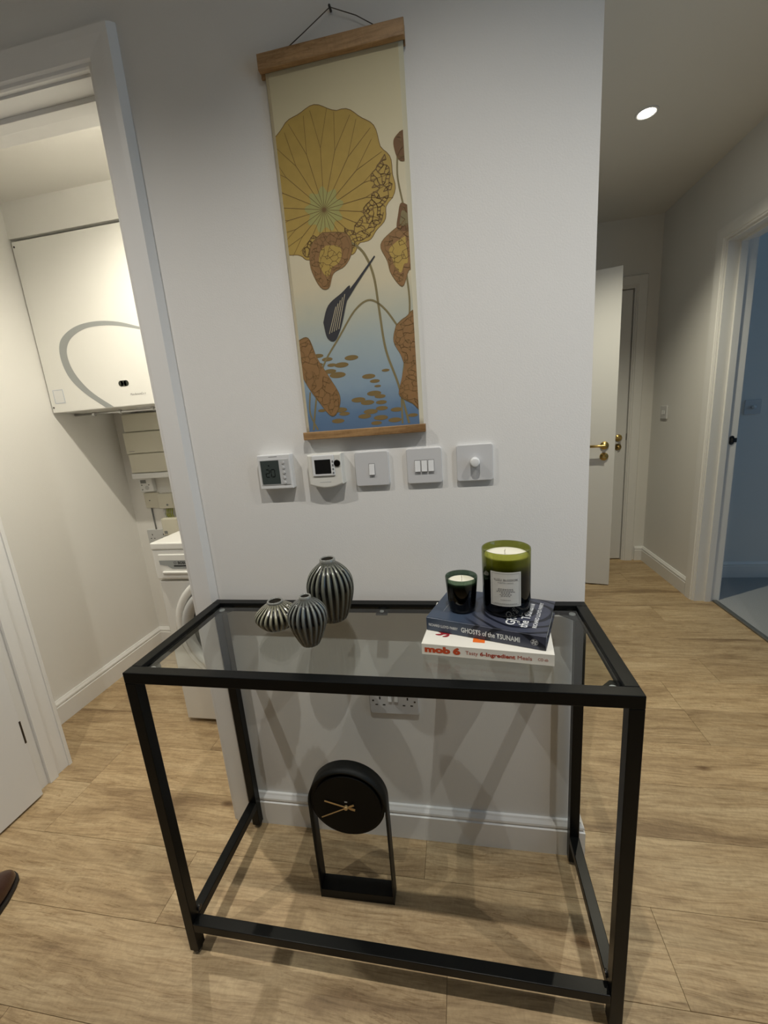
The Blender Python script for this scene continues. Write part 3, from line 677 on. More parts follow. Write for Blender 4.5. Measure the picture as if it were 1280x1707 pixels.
for i, w in enumerate((0.030, 0.031, 0.037, 0.018, 0.025, 0.019)):
    q = TH - w / 2 / R
    nd_ = int(w / 0.0042)
    for s_ in range(nd_): curved(mb, RR, q + (s_ + 0.5) * w / nd_ / R, 0.0033 / R, 0.0655 - i * 0.0030, 0.0667 - i * 0.0030, n=1)
for s_ in range(6): curved(mb, RR, TH + (s_ - 2.5) * 0.0034 / R, 0.0026 / R, 0.0418, 0.0426, n=1)
for s_ in range(12): curved(mb, RR, TH + (s_ - 5.5) * 0.0038 / R, 0.0031 / R, 0.0335, 0.0343, n=1)
mb.build('printing', greyink_m, lab)

cs = thing('scented_candle', 'small dark green glass candle left of the large one', 'candle', (0.2040, -0.1735, ZC), group='candles on the navy book')
rb, rt, hs = 0.0275, 0.0345, 0.0785
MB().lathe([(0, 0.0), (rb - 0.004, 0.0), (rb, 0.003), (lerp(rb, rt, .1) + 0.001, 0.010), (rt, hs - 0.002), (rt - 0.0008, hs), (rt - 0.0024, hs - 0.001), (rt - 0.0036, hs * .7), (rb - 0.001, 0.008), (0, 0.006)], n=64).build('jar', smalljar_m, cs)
MB().lathe([(0, 0.0075), (rb - 0.0035, 0.009), (rt - 0.0046, 0.0655), (rt - 0.006, 0.0675), (rt - 0.010, 0.0668), (0, 0.0664)], n=56).build('wax', wax_m, cs)
MB().tube([(0.001, 0.0, 0.0664), (0.0012, 0, 0.074), (0.0006, 0.0, 0.079)], 0.0007, n=8).build('wick', wick_m, cs)

# ------------------------------------------------------------------ mantel clock
ck = thing('mantel_clock', 'black arched clock with gold hands on the floor under the table', 'clock', (-0.1065, -0.1825, 0), radians(1.0))
cr, cdep, czc, tt = 0.1025, 0.041, 0.3165, 0.003
y0, y1 = -cdep / 2, cdep / 2
mb = MB(); pts = [(-cr, 0.0)]; n = 40
outer = [(-cr, 0.0)] + [(-cr * cos(pi * q / n), czc + cr * sin(pi * q / n)) for q in range(n + 1)] + [(cr, 0.0)]
inner = [(-(cr - tt), 0.0)] + [(-(cr - tt) * cos(pi * q / n), czc + (cr - tt) * sin(pi * q / n)) for q in range(n + 1)] + [(cr - tt, 0.0)]
bm2 = bmesh.new(); rows = []
for (ox, oz), (ix, iz) in zip(outer, inner):
    rows.append([bm2.verts.new(p) for p in ((ox, y0, oz), (ox, y1, oz), (ix, y1, iz), (ix, y0, iz))])
for a, b in zip(rows, rows[1:]):
    for i in range(4):
        f = bm2.faces.new((a[i], a[(i + 1) % 4], b[(i + 1) % 4], b[i])); f.smooth = i in (0, 2)
bm2.faces.new(rows[0]); bm2.faces.new(rows[-1][::-1]); bmesh.ops.recalc_face_normals(bm2, faces=bm2.faces[:]); mb.merge(bm2)
mb.build('arch_band', clock_m, ck)
bx('base', (-cr + tt, cr - tt, y0, y1, 0.0, 0.028), clock_m, ck, bev=0.0008)
MB().cyl((0, 0.002, czc), cr - tt - 0.0004, cdep - 0.012, 'y', n=72, bev=0.001).build('drum', clock_m, ck)
MB().cyl((0.002, y0 + 0.004, czc + 0.0015), 0.0885, 0.008, 'y', n=72, bev=0.0008).build('dial', mat('dial_black', (0.004, 0.004, 0.0035), 0.45, spec=0.12, var=.05), ck)
def hand(L, tail, w, a, yy):
    mb = MB(); c_, s_ = cos(a), sin(a)
    bm2 = bmesh.new(); pr = [(-tail, -w * .9), (-tail * .55, -w), (-tail * .3, -w * .55), (L, -w * .55), (L, w * .55), (-tail * .3, w * .55), (-tail * .55, w), (-tail, w * .9)]
    fr_ = [bm2.verts.new((u * c_ - v * s_, yy, czc + u * s_ + v * c_)) for u, v in pr]; bk = [bm2.verts.new((v.co.x, yy + 0.0006, v.co.z)) for v in fr_]
    bm2.faces.new(fr_); bm2.faces.new(bk[::-1])
    for i in range(8): bm2.faces.new((fr_[i], bk[i], bk[(i + 1) % 8], fr_[(i + 1) % 8]))
    bmesh.ops.recalc_face_normals(bm2, faces=bm2.faces[:]); mb.merge(bm2); return mb
yf = y0 + 0.0005
hand(0.058, 0.024, 0.0036, radians(164), yf - 0.004).build('hour_hand', gold_m, ck)
hand(0.076, 0.024, 0.0026, radians(207), yf - 0.006).build('minute_hand', gold_m, ck)
mb = MB(); mb.cyl((0, yf - 0.0045, czc), 0.005, 0.008, 'y', n=20, bev=0.001); mb.build('hub', gold_m, ck)
mb = MB(); mb.box(-0.0035, 0.0035, yf - 0.0008, yf, czc + 0.012, czc + 0.015); mb.build('emblem', lightgrey_m, ck)

# ------------------------------------------------------------------ hanging scroll
hs_ = thing('hanging_scroll', 'tall plant print on paper hung between two oak bars', 'wall art', (-0.02, 0, 1.235))
def HS(mb, name, m, parent=hs_):
    o = mb.build(name, m)
    if parent is hs_: inv_parent(o, hs_)
    else: o.parent = parent
    return o
HS(MB().box(-0.1767, 0.1332, -0.021, -0.0085, 2.004, 2.033, bev=0.0012), 'top_bar', bar_m)
HS(MB().box(-0.1767, 0.1332, -0.0065, -0.001, 1.998, 2.031, bev=0.0012), 'back_bar', bar_m)
HS(MB().box(-0.1725, 0.1335, -0.021, -0.0085, 1.235, 1.254, bev=0.0012), 'bottom_bar', bar_m)
HS(MB().box(-0.1725, 0.1335, -0.0065, -0.001, 1.236, 1.254, bev=0.0012), 'back_bar', bar_m)
PX0, PX1, PZ0, PZ1 = -0.1665, 0.1290, 1.243, 2.020
nN = (0, -0.0078, 2.086)
HS(MB().tube([(-0.132, -0.0075, 2.030), (-0.073, -0.0078, 2.058), (-0.014, -0.0085, 2.087), (0.038, -0.0078, 2.0635), (0.090, -0.0075, 2.030)], 0.0009, n=8), 'hanging_cord', string_m)
HS(MB().cyl((-0.014, -0.007, 2.0865), 0.0025, 0.014, 'y', n=16, bev=0.0008), 'nail', darkmetal_m)
# paper
pm = bpy.data.materials.new('print_paper'); pm.use_nodes = True; nt = pm.node_tree; bb = nt.nodes['Principled BSDF']; bb.inputs['Roughness'].default_value = 0.7
tc = nt.nodes.new('ShaderNodeTexCoord'); sx_ = nt.nodes.new('ShaderNodeSeparateXYZ'); nt.links.new(tc.outputs['Object'], sx_.inputs[0])
mr = nt.nodes.new('ShaderNodeMapRange'); mr.inputs[1].default_value = 0.0; mr.inputs[2].default_value = 0.78; nt.links.new(sx_.outputs[2], mr.inputs[0])
rp = ramp(nt, [(0.0, (0.68, 0.62, 0.46)), (1.0, (0.62, 0.56, 0.38))]); nt.links.new(mr.outputs[0], rp.inputs[0]); nt.links.new(rp.outputs[0], bb.inputs['Base Color'])
pg = bpy.data.materials.new('print_ground'); pg.use_nodes = True; nt = pg.node_tree; bb = nt.nodes['Principled BSDF']; bb.inputs['Roughness'].default_value = 0.7
tc = nt.nodes.new('ShaderNodeTexCoord'); sx_ = nt.nodes.new('ShaderNodeSeparateXYZ'); nt.links.new(tc.outputs['Object'], sx_.inputs[0])
nn = nt.nodes.new('ShaderNodeTexNoise'); nn.inputs['Scale'].default_value = 30; nt.links.new(tc.outputs['Object'], nn.inputs['Vector'])
ma = nt.nodes.new('ShaderNodeMath'); ma.operation = 'MULTIPLY_ADD'; ma.inputs[1].default_value = 0.03; nt.links.new(nn.outputs['Fac'], ma.inputs[0]); nt.links.new(sx_.outputs[2], ma.inputs[2])
mr = nt.nodes.new('ShaderNodeMapRange'); mr.inputs[1].default_value = 0.02; mr.inputs[2].default_value = 0.79; nt.links.new(ma.outputs[0], mr.inputs[0])
rp = ramp(nt, [(0.0, (0.080, 0.150, 0.270)), (0.07, (0.11, 0.19, 0.31)), (0.15, (0.24, 0.33, 0.41)), (0.27, (0.34, 0.41, 0.42)), (0.36, (0.46, 0.47, 0.38)), (0.45, (0.62, 0.55, 0.38)), (0.60, (0.66, 0.60, 0.44)), (0.82, (0.62, 0.56, 0.37)), (1.0, (0.58, 0.52, 0.33))])
nt.links.new(mr.outputs[0], rp.inputs[0]); nt.links.new(rp.outputs[0], bb.inputs['Base Color'])
bm2 = bmesh.new(); cols = 8; rws = 30; g = []
def sheet_y(x, z): return -0.0074 - 0.0006 * sin((x - PX0) / (PX1 - PX0) * pi)
for j in range(rws + 1):
    z = lerp(PZ0, PZ1, j / rws); g.append([bm2.verts.new((lerp(PX0, PX1, i / cols), sheet_y(lerp(PX0, PX1, i / cols), z), z)) for i in range(cols + 1)])
for j in range(rws):
    for i in range(cols): bm2.faces.new((g[j][i], g[j][i + 1], g[j + 1][i + 1], g[j + 1][i])).smooth = True
mb = MB(); mb.merge(bm2); paper = mb.build('paper_sheet', pm); 
so = paper.modifiers.new('s', 'SOLIDIFY'); so.thickness = 0.0003; so.offset = 1
paper.location = (0, 0, 0)
for v in paper.data.vertices: v.co.z -= 1.235; v.co.x += 0.02
paper.parent = hs_
# flat print: x,z in wall coordinates, laid just proud of the paper
IX0, IX1, IZ0, IZ1 = -0.1595, 0.1190, 1.254, 2.004
def layer(name, mats):
    return MB()
def P3(x, z, lv): return (x + 0.02, sheet_y(x, z) - 0.0004 - 0.00012 * lv, z - 1.235)
def clipx(pts):
    # clip polygon to the image's left and right borders
    for side, lim in ((0, IX0), (1, IX1)):
        out = []
        for i in range(len(pts)):
            a, b = pts[i], pts[(i + 1) % len(pts)]
            ina = a[0] >= lim if side == 0 else a[0] <= lim; inb = b[0] >= lim if side == 0 else b[0] <= lim
            if ina: out.append(a)
            if ina != inb:
                t = (lim - a[0]) / (b[0] - a[0]); out.append((lim, a[1] + t * (b[1] - a[1])))
        pts = out
        if not pts: break
    for side, lim in ((0, IZ0),):
        out = []
        for i in range(len(pts)):
            a, b = pts[i], pts[(i + 1) % len(pts)]
            if a[1] >= lim: out.append(a)
            if (a[1] >= lim) != (b[1] >= lim):
                t = (lim - a[1]) / (b[1] - a[1]); out.append((a[0] + t * (b[0] - a[0]), lim))
        pts = out
    return pts
def pad(mb, pts, lv, mi=0):
    pts = clipx(pts)
    if len(pts) >= 3: mb.poly([P3(x, z, lv) for x, z in pts], mi)
def strip(mb, pts, w, lv, mi=0):
    for i in range(len(pts) - 1):
        (x0, z0), (x1, z1) = pts[i], pts[i + 1]; d = sqrt((x1 - x0) ** 2 + (z1 - z0) ** 2) or 1
        w0 = w[i] if isinstance(w, list) else w; w1 = w[i + 1] if isinstance(w, list) else w
        nx, nz = -(z1 - z0) / d / 2, (x1 - x0) / d / 2
        pad(mb, [(x0 + nx * w0, z0 + nz * w0), (x0 - nx * w0, z0 - nz * w0), (x1 - nx * w1, z1 - nz * w1), (x1 + nx * w1, z1 + nz * w1)], lv, mi)
def smooth(pts, k=6):
    out = []
    for i in range(len(pts) - 1):
        p0, p1, p2, p3 = pts[max(i - 1, 0)], pts[i], pts[i + 1], pts[min(i + 2, len(pts) - 1)]
        for q in range(k):
            f = q / k; out.append(tuple(0.5 * (2 * p1[c] + (-p0[c] + p2[c]) * f + (2 * p0[c] - 5 * p1[c] + 4 * p2[c] - p3[c]) * f * f + (-p0[c] + 3 * p1[c] - 3 * p2[c] + p3[c]) * f ** 3) for c in (0, 1)))
    out.append(pts[-1]); return out
def inkm(name, col, var=0.12, vs_=40): return mat(name, col, 0.7, var=var, vscale=vs_)
ochre = inkm('print_ochre', (0.42, 0.29, 0.065)); brown = inkm('print_brown', (0.155, 0.075, 0.026)); stemm = inkm('print_stem', (0.21, 0.17, 0.075)); padm = inkm('print_lily_pad', (0.20, 0.135, 0.045))
veinm = inkm('print_vein', (0.17, 0.10, 0.03)); charm = inkm('print_charcoal', (0.03, 0.03, 0.035)); palem = inkm('print_pale', (0.52, 0.45, 0.30))
tan = inkm('print_tan', (0.26, 0.14, 0.05)); green_m = inkm('print_green', (0.34, 0.33, 0.11))
mb = MB(); bm2 = bmesh.new(); g = []
for j in range(31):
    z = lerp(IZ0, IZ1, j / 30); g.append([bm2.verts.new(P3(lerp(IX0, IX1, i / 8), z, 0)) for i in range(9)])
for j in range(30):
    for i in range(8): bm2.faces.new((g[j][i], g[j][i + 1], g[j + 1][i + 1], g[j + 1][i])).smooth = True
mb.merge(bm2); HS(mb, 'printed_ground', pg, paper); COL.objects[-1] if False else None
# generic round leaf with a scalloped rim
LC = (-0.066, 1.735)
def leafpoly(c, n, fr, ph=0.0):
    return [(c[0] + fr(2 * pi * q / n) * cos(2 * pi * q / n + ph), c[1] + fr(2 * pi * q / n) * sin(2 * pi * q / n + ph)) for q in range(n)]
def rim(a):
    base = 0.150 + 0.035 * max(0, sin(a)) ** 1.2 - 0.055 * max(0, -sin(a)) ** 0.8
    return base + 0.0085 * abs(sin(4.5 * a + .4)) + 0.003 * sin(17 * a)
mb = MB()
def fan(mb, c, n, fr, lv, mi=0):
    pts = leafpoly(c, n, fr)
    for i in range(n): pad(mb, [c, pts[i], pts[(i + 1) % n]], lv, mi)
fan(mb, LC, 120, lambda a: rim(a) + 0.0016, 1, 1); fan(mb, LC, 120, rim, 2, 0)
fan(mb, LC, 60, lambda a: 0.040 + 0.006 * sin(9 * a), 3, 2)
HS(mb, 'printed_round_leaf', [ochre, veinm, green_m], paper)
mb = MB()
for q in range(22):
    a = 2 * pi * q / 22 + 0.1; r = rim(a) - 0.006
    mid = (LC[0] + r * .62 * cos(a), LC[1] + r * .62 * sin(a))
    strip(mb, [LC, mid], 0.0010, 4)
    for da in (-0.10, 0.10):
        strip(mb, [mid, (LC[0] + r * cos(a + da), LC[1] + r * sin(a + da))], 0.0008, 4)
def net(mb, poly_pts, n, lv, seed, w=0.0011):
    # web of short veins inside a leaf outline
    rnd = random.Random(seed); xs = [p[0] for p in poly_pts]; zs = [p[1] for p in poly_pts]; P = []
    def inside(x, z):
        c = False; m = len(poly_pts)
        for i in range(m):
            (xa, za), (xb, zb) = poly_pts[i], poly_pts[(i + 1) % m]
            if (za > z) != (zb > z) and x < (xb - xa) * (z - za) / (zb - za) + xa: c = not c
        return c
    t = 0
    while len(P) < n and t < 20000:
        t += 1; x, z = rnd.uniform(min(xs), max(xs)), rnd.uniform(min(zs), max(zs))
        if inside(x, z) and all((x - a) ** 2 + (z - b) ** 2 > (0.0062) ** 2 for a, b in P): P.append((x, z))
    for i, p in enumerate(P):
        ds = sorted(range(len(P)), key=lambda j: (P[j][0] - p[0]) ** 2 + (P[j][1] - p[1]) ** 2)[1:4]
        for j in ds:
            if j > i or rnd.random() < .3: strip(mb, [p, P[j]], w, lv)
crescent = [(LC[0] + (rim(a) - 0.004) * cos(a), LC[1] + (rim(a) - 0.004) * sin(a)) for a in [radians(d) for d in range(-130, 31, 8)]] + \
           [(LC[0] + (rim(a) - 0.050) * cos(a), LC[1] + (rim(a) - 0.050) * sin(a)) for a in [radians(d) for d in range(26, -131, -8)]]
net(mb, crescent, 260, 4, 3, 0.0019)
HS(mb, 'printed_veins', veinm, paper)
# hanging lobe below, side leaf right, folded leaves at the foot of the sheet
def leafshape(name, pts, m, seed, nn_, rimm=veinm, inner=None):
    mb = MB(); sp = smooth(pts + [pts[0]], 5)[:-1]
    cxm = sum(p[0] for p in sp) / len(sp); czm = sum(p[1] for p in sp) / len(sp)
    for i in range(len(sp)):
        a, b = sp[i], sp[(i + 1) % len(sp)]
        pad(mb, [(cxm, czm), (cxm + (a[0] - cxm) * 1.03, czm + (a[1] - czm) * 1.03), (cxm + (b[0] - cxm) * 1.03, czm + (b[1] - czm) * 1.03)], 5, 1)
        pad(mb, [(cxm, czm), a, b], 6, 0)
        if inner: pad(mb, [(cxm, czm), (lerp(cxm, a[0], .55), lerp(czm, a[1], .55)), (lerp(cxm, b[0], .55), lerp(czm, b[1], .55))], 7, 2)
    if nn_:
        bmn = MB(); net(mb, sp, nn_, 8, seed, 0.0010)
        for f in list(mb.bm.faces)[-1:]: pass
    o = HS(mb, name, [m, rimm] + ([inner] if inner else []), paper)
    # the veins were added last with index 0: give them the rim ink
    base = len(sp) * (3 if inner else 2)
    for p in o.data.polygons:
        if abs(p.center.y - (sheet_y(p.center.x - 0.02, p.center.z + 1.235) - 0.0004 - 0.00012 * 8)) < 0.00003: p.material_index = 1
    return o
leafshape('printed_hanging_lobe', [(-0.075, 1.690), (-0.020, 1.680), (-0.012, 1.645), (-0.030, 1.618), (-0.058, 1.606), (-0.072, 1.578), (-0.092, 1.582), (-0.110, 1.625), (-0.104, 1.668)], tan, 5, 110, inner=ochre)
leafshape('printed_side_leaf', [(0.125, 1.690), (0.085, 1.672), (0.056, 1.648), (0.068, 1.615), (0.075, 1.588), (0.098, 1.560), (0.114, 1.590), (0.130, 1.600)], tan, 6, 70, inner=ochre)
leafshape('printed_folded_leaf', [(-0.162, 1.468), (-0.135, 1.472), (-0.118, 1.425), (-0.092, 1.378), (-0.072, 1.335), (-0.082, 1.300), (-0.100, 1.292), (-0.125, 1.325), (-0.150, 1.365), (-0.164, 1.405)], tan, 7, 90)
leafshape('printed_curled_leaf', [(0.078, 1.478), (0.100, 1.492), (0.126, 1.490), (0.130, 1.300), (0.104, 1.306), (0.074, 1.330), (0.092, 1.372), (0.086, 1.410), (0.070, 1.445)], tan, 8, 120)
leafshape('printed_seed_head', [(0.112, 1.852), (0.098, 1.838), (0.102, 1.812), (0.112, 1.800), (0.124, 1.806), (0.124, 1.850)], brown, 9, 10)
leafshape('printed_small_leaf', [(0.125, 1.712), (0.106, 1.722), (0.098, 1.700), (0.094, 1.676), (0.108, 1.668), (0.125, 1.672)], brown, 10, 12, inner=stemm)
mb = MB()
strip(mb, smooth([(-0.020, 1.668), (0.014, 1.640), (0.034, 1.590), (0.041, 1.520), (0.050, 1.430), (0.074, 1.350), (0.094, 1.258)]), 0.0052, 3)
strip(mb, smooth([(0.104, 1.810), (0.102, 1.770), (0.111, 1.716)]), 0.0038, 3)
strip(mb, smooth([(-0.148, 1.258), (-0.130, 1.340), (-0.104, 1.410), (-0.058, 1.470), (-0.016, 1.522), (0.020, 1.540), (0.052, 1.520), (0.080, 1.480)]), 0.0042, 3)
strip(mb, smooth([(0.108, 1.590), (0.112, 1.520), (0.100, 1.440), (0.082, 1.340), (0.078, 1.258)]), 0.0042, 3)
strip(mb, smooth([(-0.136, 1.258), (-0.152, 1.300), (-0.146, 1.350)]), 0.0038, 3)
HS(mb, 'printed_stems', stemm, paper)['kind'] = 'stuff'
mb = MB()
for i, (x, z, w) in enumerate([(-0.116, 1.432, .020), (-0.094, 1.422, .020), (-0.084, 1.408, .017), (-0.060, 1.406, .026), (-0.090, 1.394, .023), (-0.072, 1.384, .030), (-0.104, 1.376, .018), (-0.034, 1.420, .025), (-0.118, 1.412, .018),
        (0.004, 1.374, .024), (0.018, 1.362, .018), (0.024, 1.350, .012), (0.014, 1.334, .026), (-0.026, 1.322, .026), (-0.004, 1.314, .025), (0.028, 1.326, .020), (0.030, 1.312, .020), (-0.074, 1.302, .026), (-0.064, 1.292, .020), (-0.120, 1.304, .016),
        (0.002, 1.292, .026), (-0.014, 1.282, .024), (0.030, 1.298, .022), (0.026, 1.276, .026), (-0.082, 1.276, .024), (0.066, 1.292, .022), (0.060, 1.268, .024), (0.104, 1.276, .018), (0.046, 1.384, .014), (0.014, 1.264, .020)]):
    w *= 1.35; pad(mb, [(x + w / 2 * cos(2 * pi * q / 18), z + w * .17 * sin(2 * pi * q / 18)) for q in range(18)], 2)
HS(mb, 'printed_lily_pads', padm, paper)['kind'] = 'stuff'
mb = MB()     # slim charcoal bud on a long stalk
pad(mb, smooth([(-0.094, 1.505), (-0.088, 1.470), (-0.070, 1.462), (-0.052, 1.490), (-0.036, 1.535), (-0.022, 1.575), (-0.044, 1.562), (-0.078, 1.540), (-0.094, 1.505)], 5)[:-1], 9, 0)
strip(mb, [(-0.040, 1.545), (-0.006, 1.580), (0.040, 1.628)], [0.012, 0.006, 0.003], 9, 0)
for q in range(5): strip(mb, [(-0.082 + q * 0.006, 1.478 + q * 0.002), (-0.060 + q * 0.006, 1.535 + q * .006)], 0.0014, 10, 1)
HS(mb, 'printed_dark_bud', [charm, palem], paper)

# ------------------------------------------------------------------ wall controls
# thermostat with LCD
t = thing('thermostat', 'square white room thermostat with a dark screen reading 20', 'thermostat', (-0.26, 0, 1.117)); Z0, Z1 = 1.1155, 1.2045
YF = -0.0225
inv_parent(bx('housing', (-0.3055, -0.2145, YF, 0.0, Z0, Z1), plast_m, bev=0.0022), t)
mb = MB(); mb.box(-0.2995, -0.2200, YF - 0.0012, YF + 0.001, Z0 + 0.011, Z1 - 0.012, bev=0.0005); inv_parent(mb.build('bezel', lightgrey_m), t)
mb = MB(); mb.box(-0.2972, -0.2468, YF - 0.0016, YF, Z0 + 0.0135, Z1 - 0.0145); scn = inv_parent(mb.build('screen', lcd_m), t)
mb = MB()
def seg7(mb, ch, x, z, w, h, y, s=0.0016):
    S7 = {'2': 'abged', '0': 'abcdef'}[ch]
    q = {'a': (x, z + h, x + w, z + h), 'g': (x, z + h / 2, x + w, z + h / 2), 'd': (x, z, x + w, z), 'f': (x, z + h / 2, x, z + h), 'b': (x + w, z + h / 2, x + w, z + h), 'e': (x, z, x, z + h / 2), 'c': (x + w, z, x + w, z + h / 2)}
    for c_ in S7:
        xa, za, xb, zb = q[c_]
        if za == zb: mb.box(xa + s * .6, xb - s * .6, y - 0.0004, y, za - s / 2, za + s / 2)
        else: mb.box(xa - s / 2, xa + s / 2, y - 0.0004, y, za + s * .6, zb - s * .6)
seg7(mb, '2', -0.2845, 1.1480, 0.0100, 0.0190, YF - 0.0016); seg7(mb, '0', -0.2700, 1.1480, 0.0100, 0.0190, YF - 0.0016)
mb.box(-0.2765, -0.2735, YF - 0.0020, YF - 0.0016, 1.1760, 1.1785)
inv_parent(mb.build('digits', lcdtxt_m), t)
for i in range(5):
    mb = MB(); z = 1.1832 - i * 0.0130; mb.cyl((-0.2345, YF - 0.0016, z), 0.0034, 0.0024, 'y', n=20, bev=0.0006); b = inv_parent(mb.build('button', lightgrey_m), t)
mb = MB(); mb.box(-0.2730, -0.2500, YF - 0.0003, YF + 0.001, 1.1985, 1.1997); inv_parent(mb.build('maker_mark', greyink_m), t)

# programmer with flap
t = thing('thermostat', 'cream white heating controller with small black screen and rounded lower edge', 'thermostat', (-0.124, 0, 1.11))
mb = MB(); bm2 = bmesh.new(); xa, xb, zt = -0.1680, -0.0790, 1.1975
prof = [(xa, zt), (xb, zt), (xb, 1.1215)] + [(lerp(xb, xa, q / 12), 1.1215 - 0.0095 * sin(pi * q / 12)) for q in range(1, 12)] + [(xa, 1.1215)]
f0 = [bm2.verts.new((x, -0.027, z)) for x, z in prof]; b0 = [bm2.verts.new((x, 0.0, z)) for x, z in prof]
bm2.faces.new(f0); bm2.faces.new(b0[::-1])
for i in range(len(prof)): bm2.faces.new((f0[i], b0[i], b0[(i + 1) % len(prof)], f0[(i + 1) % len(prof)]))
bmesh.ops.recalc_face_normals(bm2, faces=bm2.faces[:])
bmesh.ops.bevel(bm2, geom=[e for e in bm2.edges if all(v.co.y < -0.02 for v in e.verts)], offset=0.004, segments=3, profile=.5, affect='EDGES')
mb.merge(bm2); ctl_m = mat('off_white_plastic', (0.72, 0.715, 0.66), 0.35, var=0.01)
inv_parent(mb.build('housing', ctl_m), t)
inv_parent(bx('flap', (-0.1560, -0.0975, -0.0300, -0.026, 1.1430, 1.1965), plast_m, bev=0.0025, seg=3), t)
inv_parent(bx('screen', (-0.1485, -0.1065, -0.0306, -0.0295, 1.1495, 1.1850), blackpl_m, bev=0.0004), t)
for i in range(4):
    mb = MB(); mb.box(-0.1030, -0.0990, -0.0310, -0.029, 1.1770 - i * 0.0095, 1.1820 - i * 0.0095, bev=0.0005); inv_parent(mb.build('button', greypl_m), t)
mb = MB(); mb.cyl((-0.0905, -0.0265, 1.1740), 0.0085, 0.006, 'y', n=24, bev=0.001); inv_parent(mb.build('dial_wheel', darkmetal_m), t)
mb = MB(); mb.box(-0.1400, -0.1100, -0.0274, -0.0268, 1.1275, 1.1287); inv_parent(mb.build('moulded_line', lightgrey_m), t)

def plate(x0, x1, z0, z1, y=-0.0095, m=plate_m):
    bm2 = bmesh.new(); mb = MB(); mb.box(x0, x1, y, 0.0, z0, z1); r = 0.006
    es = [e for e in mb.bm.edges if abs(e.verts[0].co.y - e.verts[1].co.y) > 1e-5]
    bmesh.ops.bevel(mb.bm, geom=es, offset=r, segments=4, profile=.5, affect='EDGES')
    es = [e for e in mb.bm.edges if all(v.co.y < y + 1e-5 for v in e.verts)]
    bmesh.ops.bevel(mb.bm, geom=es, offset=0.0018, segments=2, profile=.5, affect='EDGES')
    return mb
def rocker(x, z, w, h, y, parent, m=plast_m):
    mb = MB(); mb.box(x - w / 2 - .0007, x + w / 2 + .0007, y - 0.0002, y + 0.0005, z - h / 2 - .0009, z + h / 2 + .0009, mi=1)
    bm2 = bmesh.new()
    pr = [(y, z - h / 2), (y - 0.0045, z - h / 2), (y - 0.0008, z + h / 2), (y, z + h / 2)]
    A = [bm2.verts.new((x - w / 2, a, b)) for a, b in pr]; B = [bm2.verts.new((x + w / 2, a, b)) for a, b in pr]
    bm2.faces.new(A); bm2.faces.new(B[::-1])
    for i in range(4): bm2.faces.new((A[i], B[i], B[(i + 1) % 4], A[(i + 1) % 4]))
    bmesh.ops.recalc_face_normals(bm2, faces=bm2.faces[:]); mb.merge(bm2, 0)
    return inv_parent(mb.build('rocker', [m, dark_m]), parent)
sw = thing('light_switch', 'single rocker light switch between the thermostats and the triple switch', 'light switch', (-0.007, 0, 1.11), group='switch plates in a row under the scroll')
inv_parent(plate(-0.0500, 0.0365, 1.1095, 1.1960).build('plate', plate_m), sw); rocker(-0.0065, 1.1515, 0.0135, 0.0270, -0.0095, sw)
sw = thing('light_switch', 'triple rocker light switch left of the dimmer', 'light switch', (0.125, 0, 1.11), group='switch plates in a row under the scroll')
inv_parent(plate(0.0815, 0.1680, 1.1095, 1.1965).build('plate', plate_m), sw)
for dx in (-0.0165, 0, 0.0165): rocker(0.1250 + dx, 1.1530, 0.0135, 0.0270, -0.0095, sw)
sw = thing('dimmer_switch', 'white dimmer switch with one round knob, rightmost in the row', 'light switch', (0.245, 0, 1.11), group='switch plates in a row under the scroll')
inv_parent(plate(0.2025, 0.2890, 1.1095, 1.1975).build('plate', plate_m), sw)
mb = MB(); mb.lathe([(0, -0.0005), (0.0115, -0.0005), (0.0115, 0.002), (0.0108, 0.016), (0.0098, 0.018), (0.0085, 0.0185), (0, 0.0183)], n=36, M=T(0.2460, -0.0095, 1.1555) @ RX)
inv_parent(mb.build('knob', plast_m), sw)
# double socket under the table top
so_ = thing('wall_socket', 'double power socket on the white wall beneath the table top', 'socket', (0, 0, 0.44))
inv_parent(plate(-0.0710, 0.0705, 0.4390, 0.5250).build('plate', plate_m), so_)
def pins(cx, parent, s=1, y=-0.0097):
    mb = MB()
    for (dx, dz, w, h) in ((0, 0.011, .004, .0085), (-0.011, -0.011, .0075, .0035), (0.011, -0.011, .0075, .0035)):
        mb.box(cx + dx - w / 2, cx + dx + w / 2, y - 0.0002, y + 0.002, 0.4810 - 0.001 + dz - h / 2, 0.4800 + dz + h / 2)
    return inv_parent(mb.build('socket_holes', dark_m), parent)
pins(-0.040, so_); pins(0.040, so_)
rocker(-0.0105, 0.4935, 0.0105, 0.0215, -0.0095, so_); rocker(0.0075, 0.4935, 0.0105, 0.0215, -0.0095, so_)
for x in (-0.0605, 0.0605):
    mb = MB(); mb.cyl((x, -0.0095, 0.4820), 0.0028, 0.0012, 'y', n=16); inv_parent(mb.build('screw', darkmetal_m), so_)

# ------------------------------------------------------------------ utility cupboard
bo = thing('boiler', 'white wall boiler with a grey curved stripe in the utility cupboard', 'boiler', (-1.30, 0.87, 1.415))
BX0, BX1, BZ0, BZ1, BYF = -1.664, -1.02, 1.415, 2.138, 0.690
inv_parent(bx('casing', (BX0, BX1, BYF, 1.048, BZ0, BZ1), appl_m, bev=0.003), bo)
out_ = [(-1.080, 1.722), (-1.128, 1.739), (-1.221, 1.768), (-1.324, 1.782), (-1.423, 1.776), (-1.498, 1.749), (-1.541, 1.709), (-1.552, 1.643), (-1.530, 1.563), (-1.470, 1.492), (-1.375, 1.4185)]
in_ = [(-1.083, 1.714), (-1.131, 1.729), (-1.225, 1.752), (-1.308, 1.762), (-1.395, 1.758), (-1.470, 1.729), (-1.509, 1.684), (-1.512, 1.625), (-1.485, 1.559), (-1.426, 1.488), (-1.331, 1.4185)]
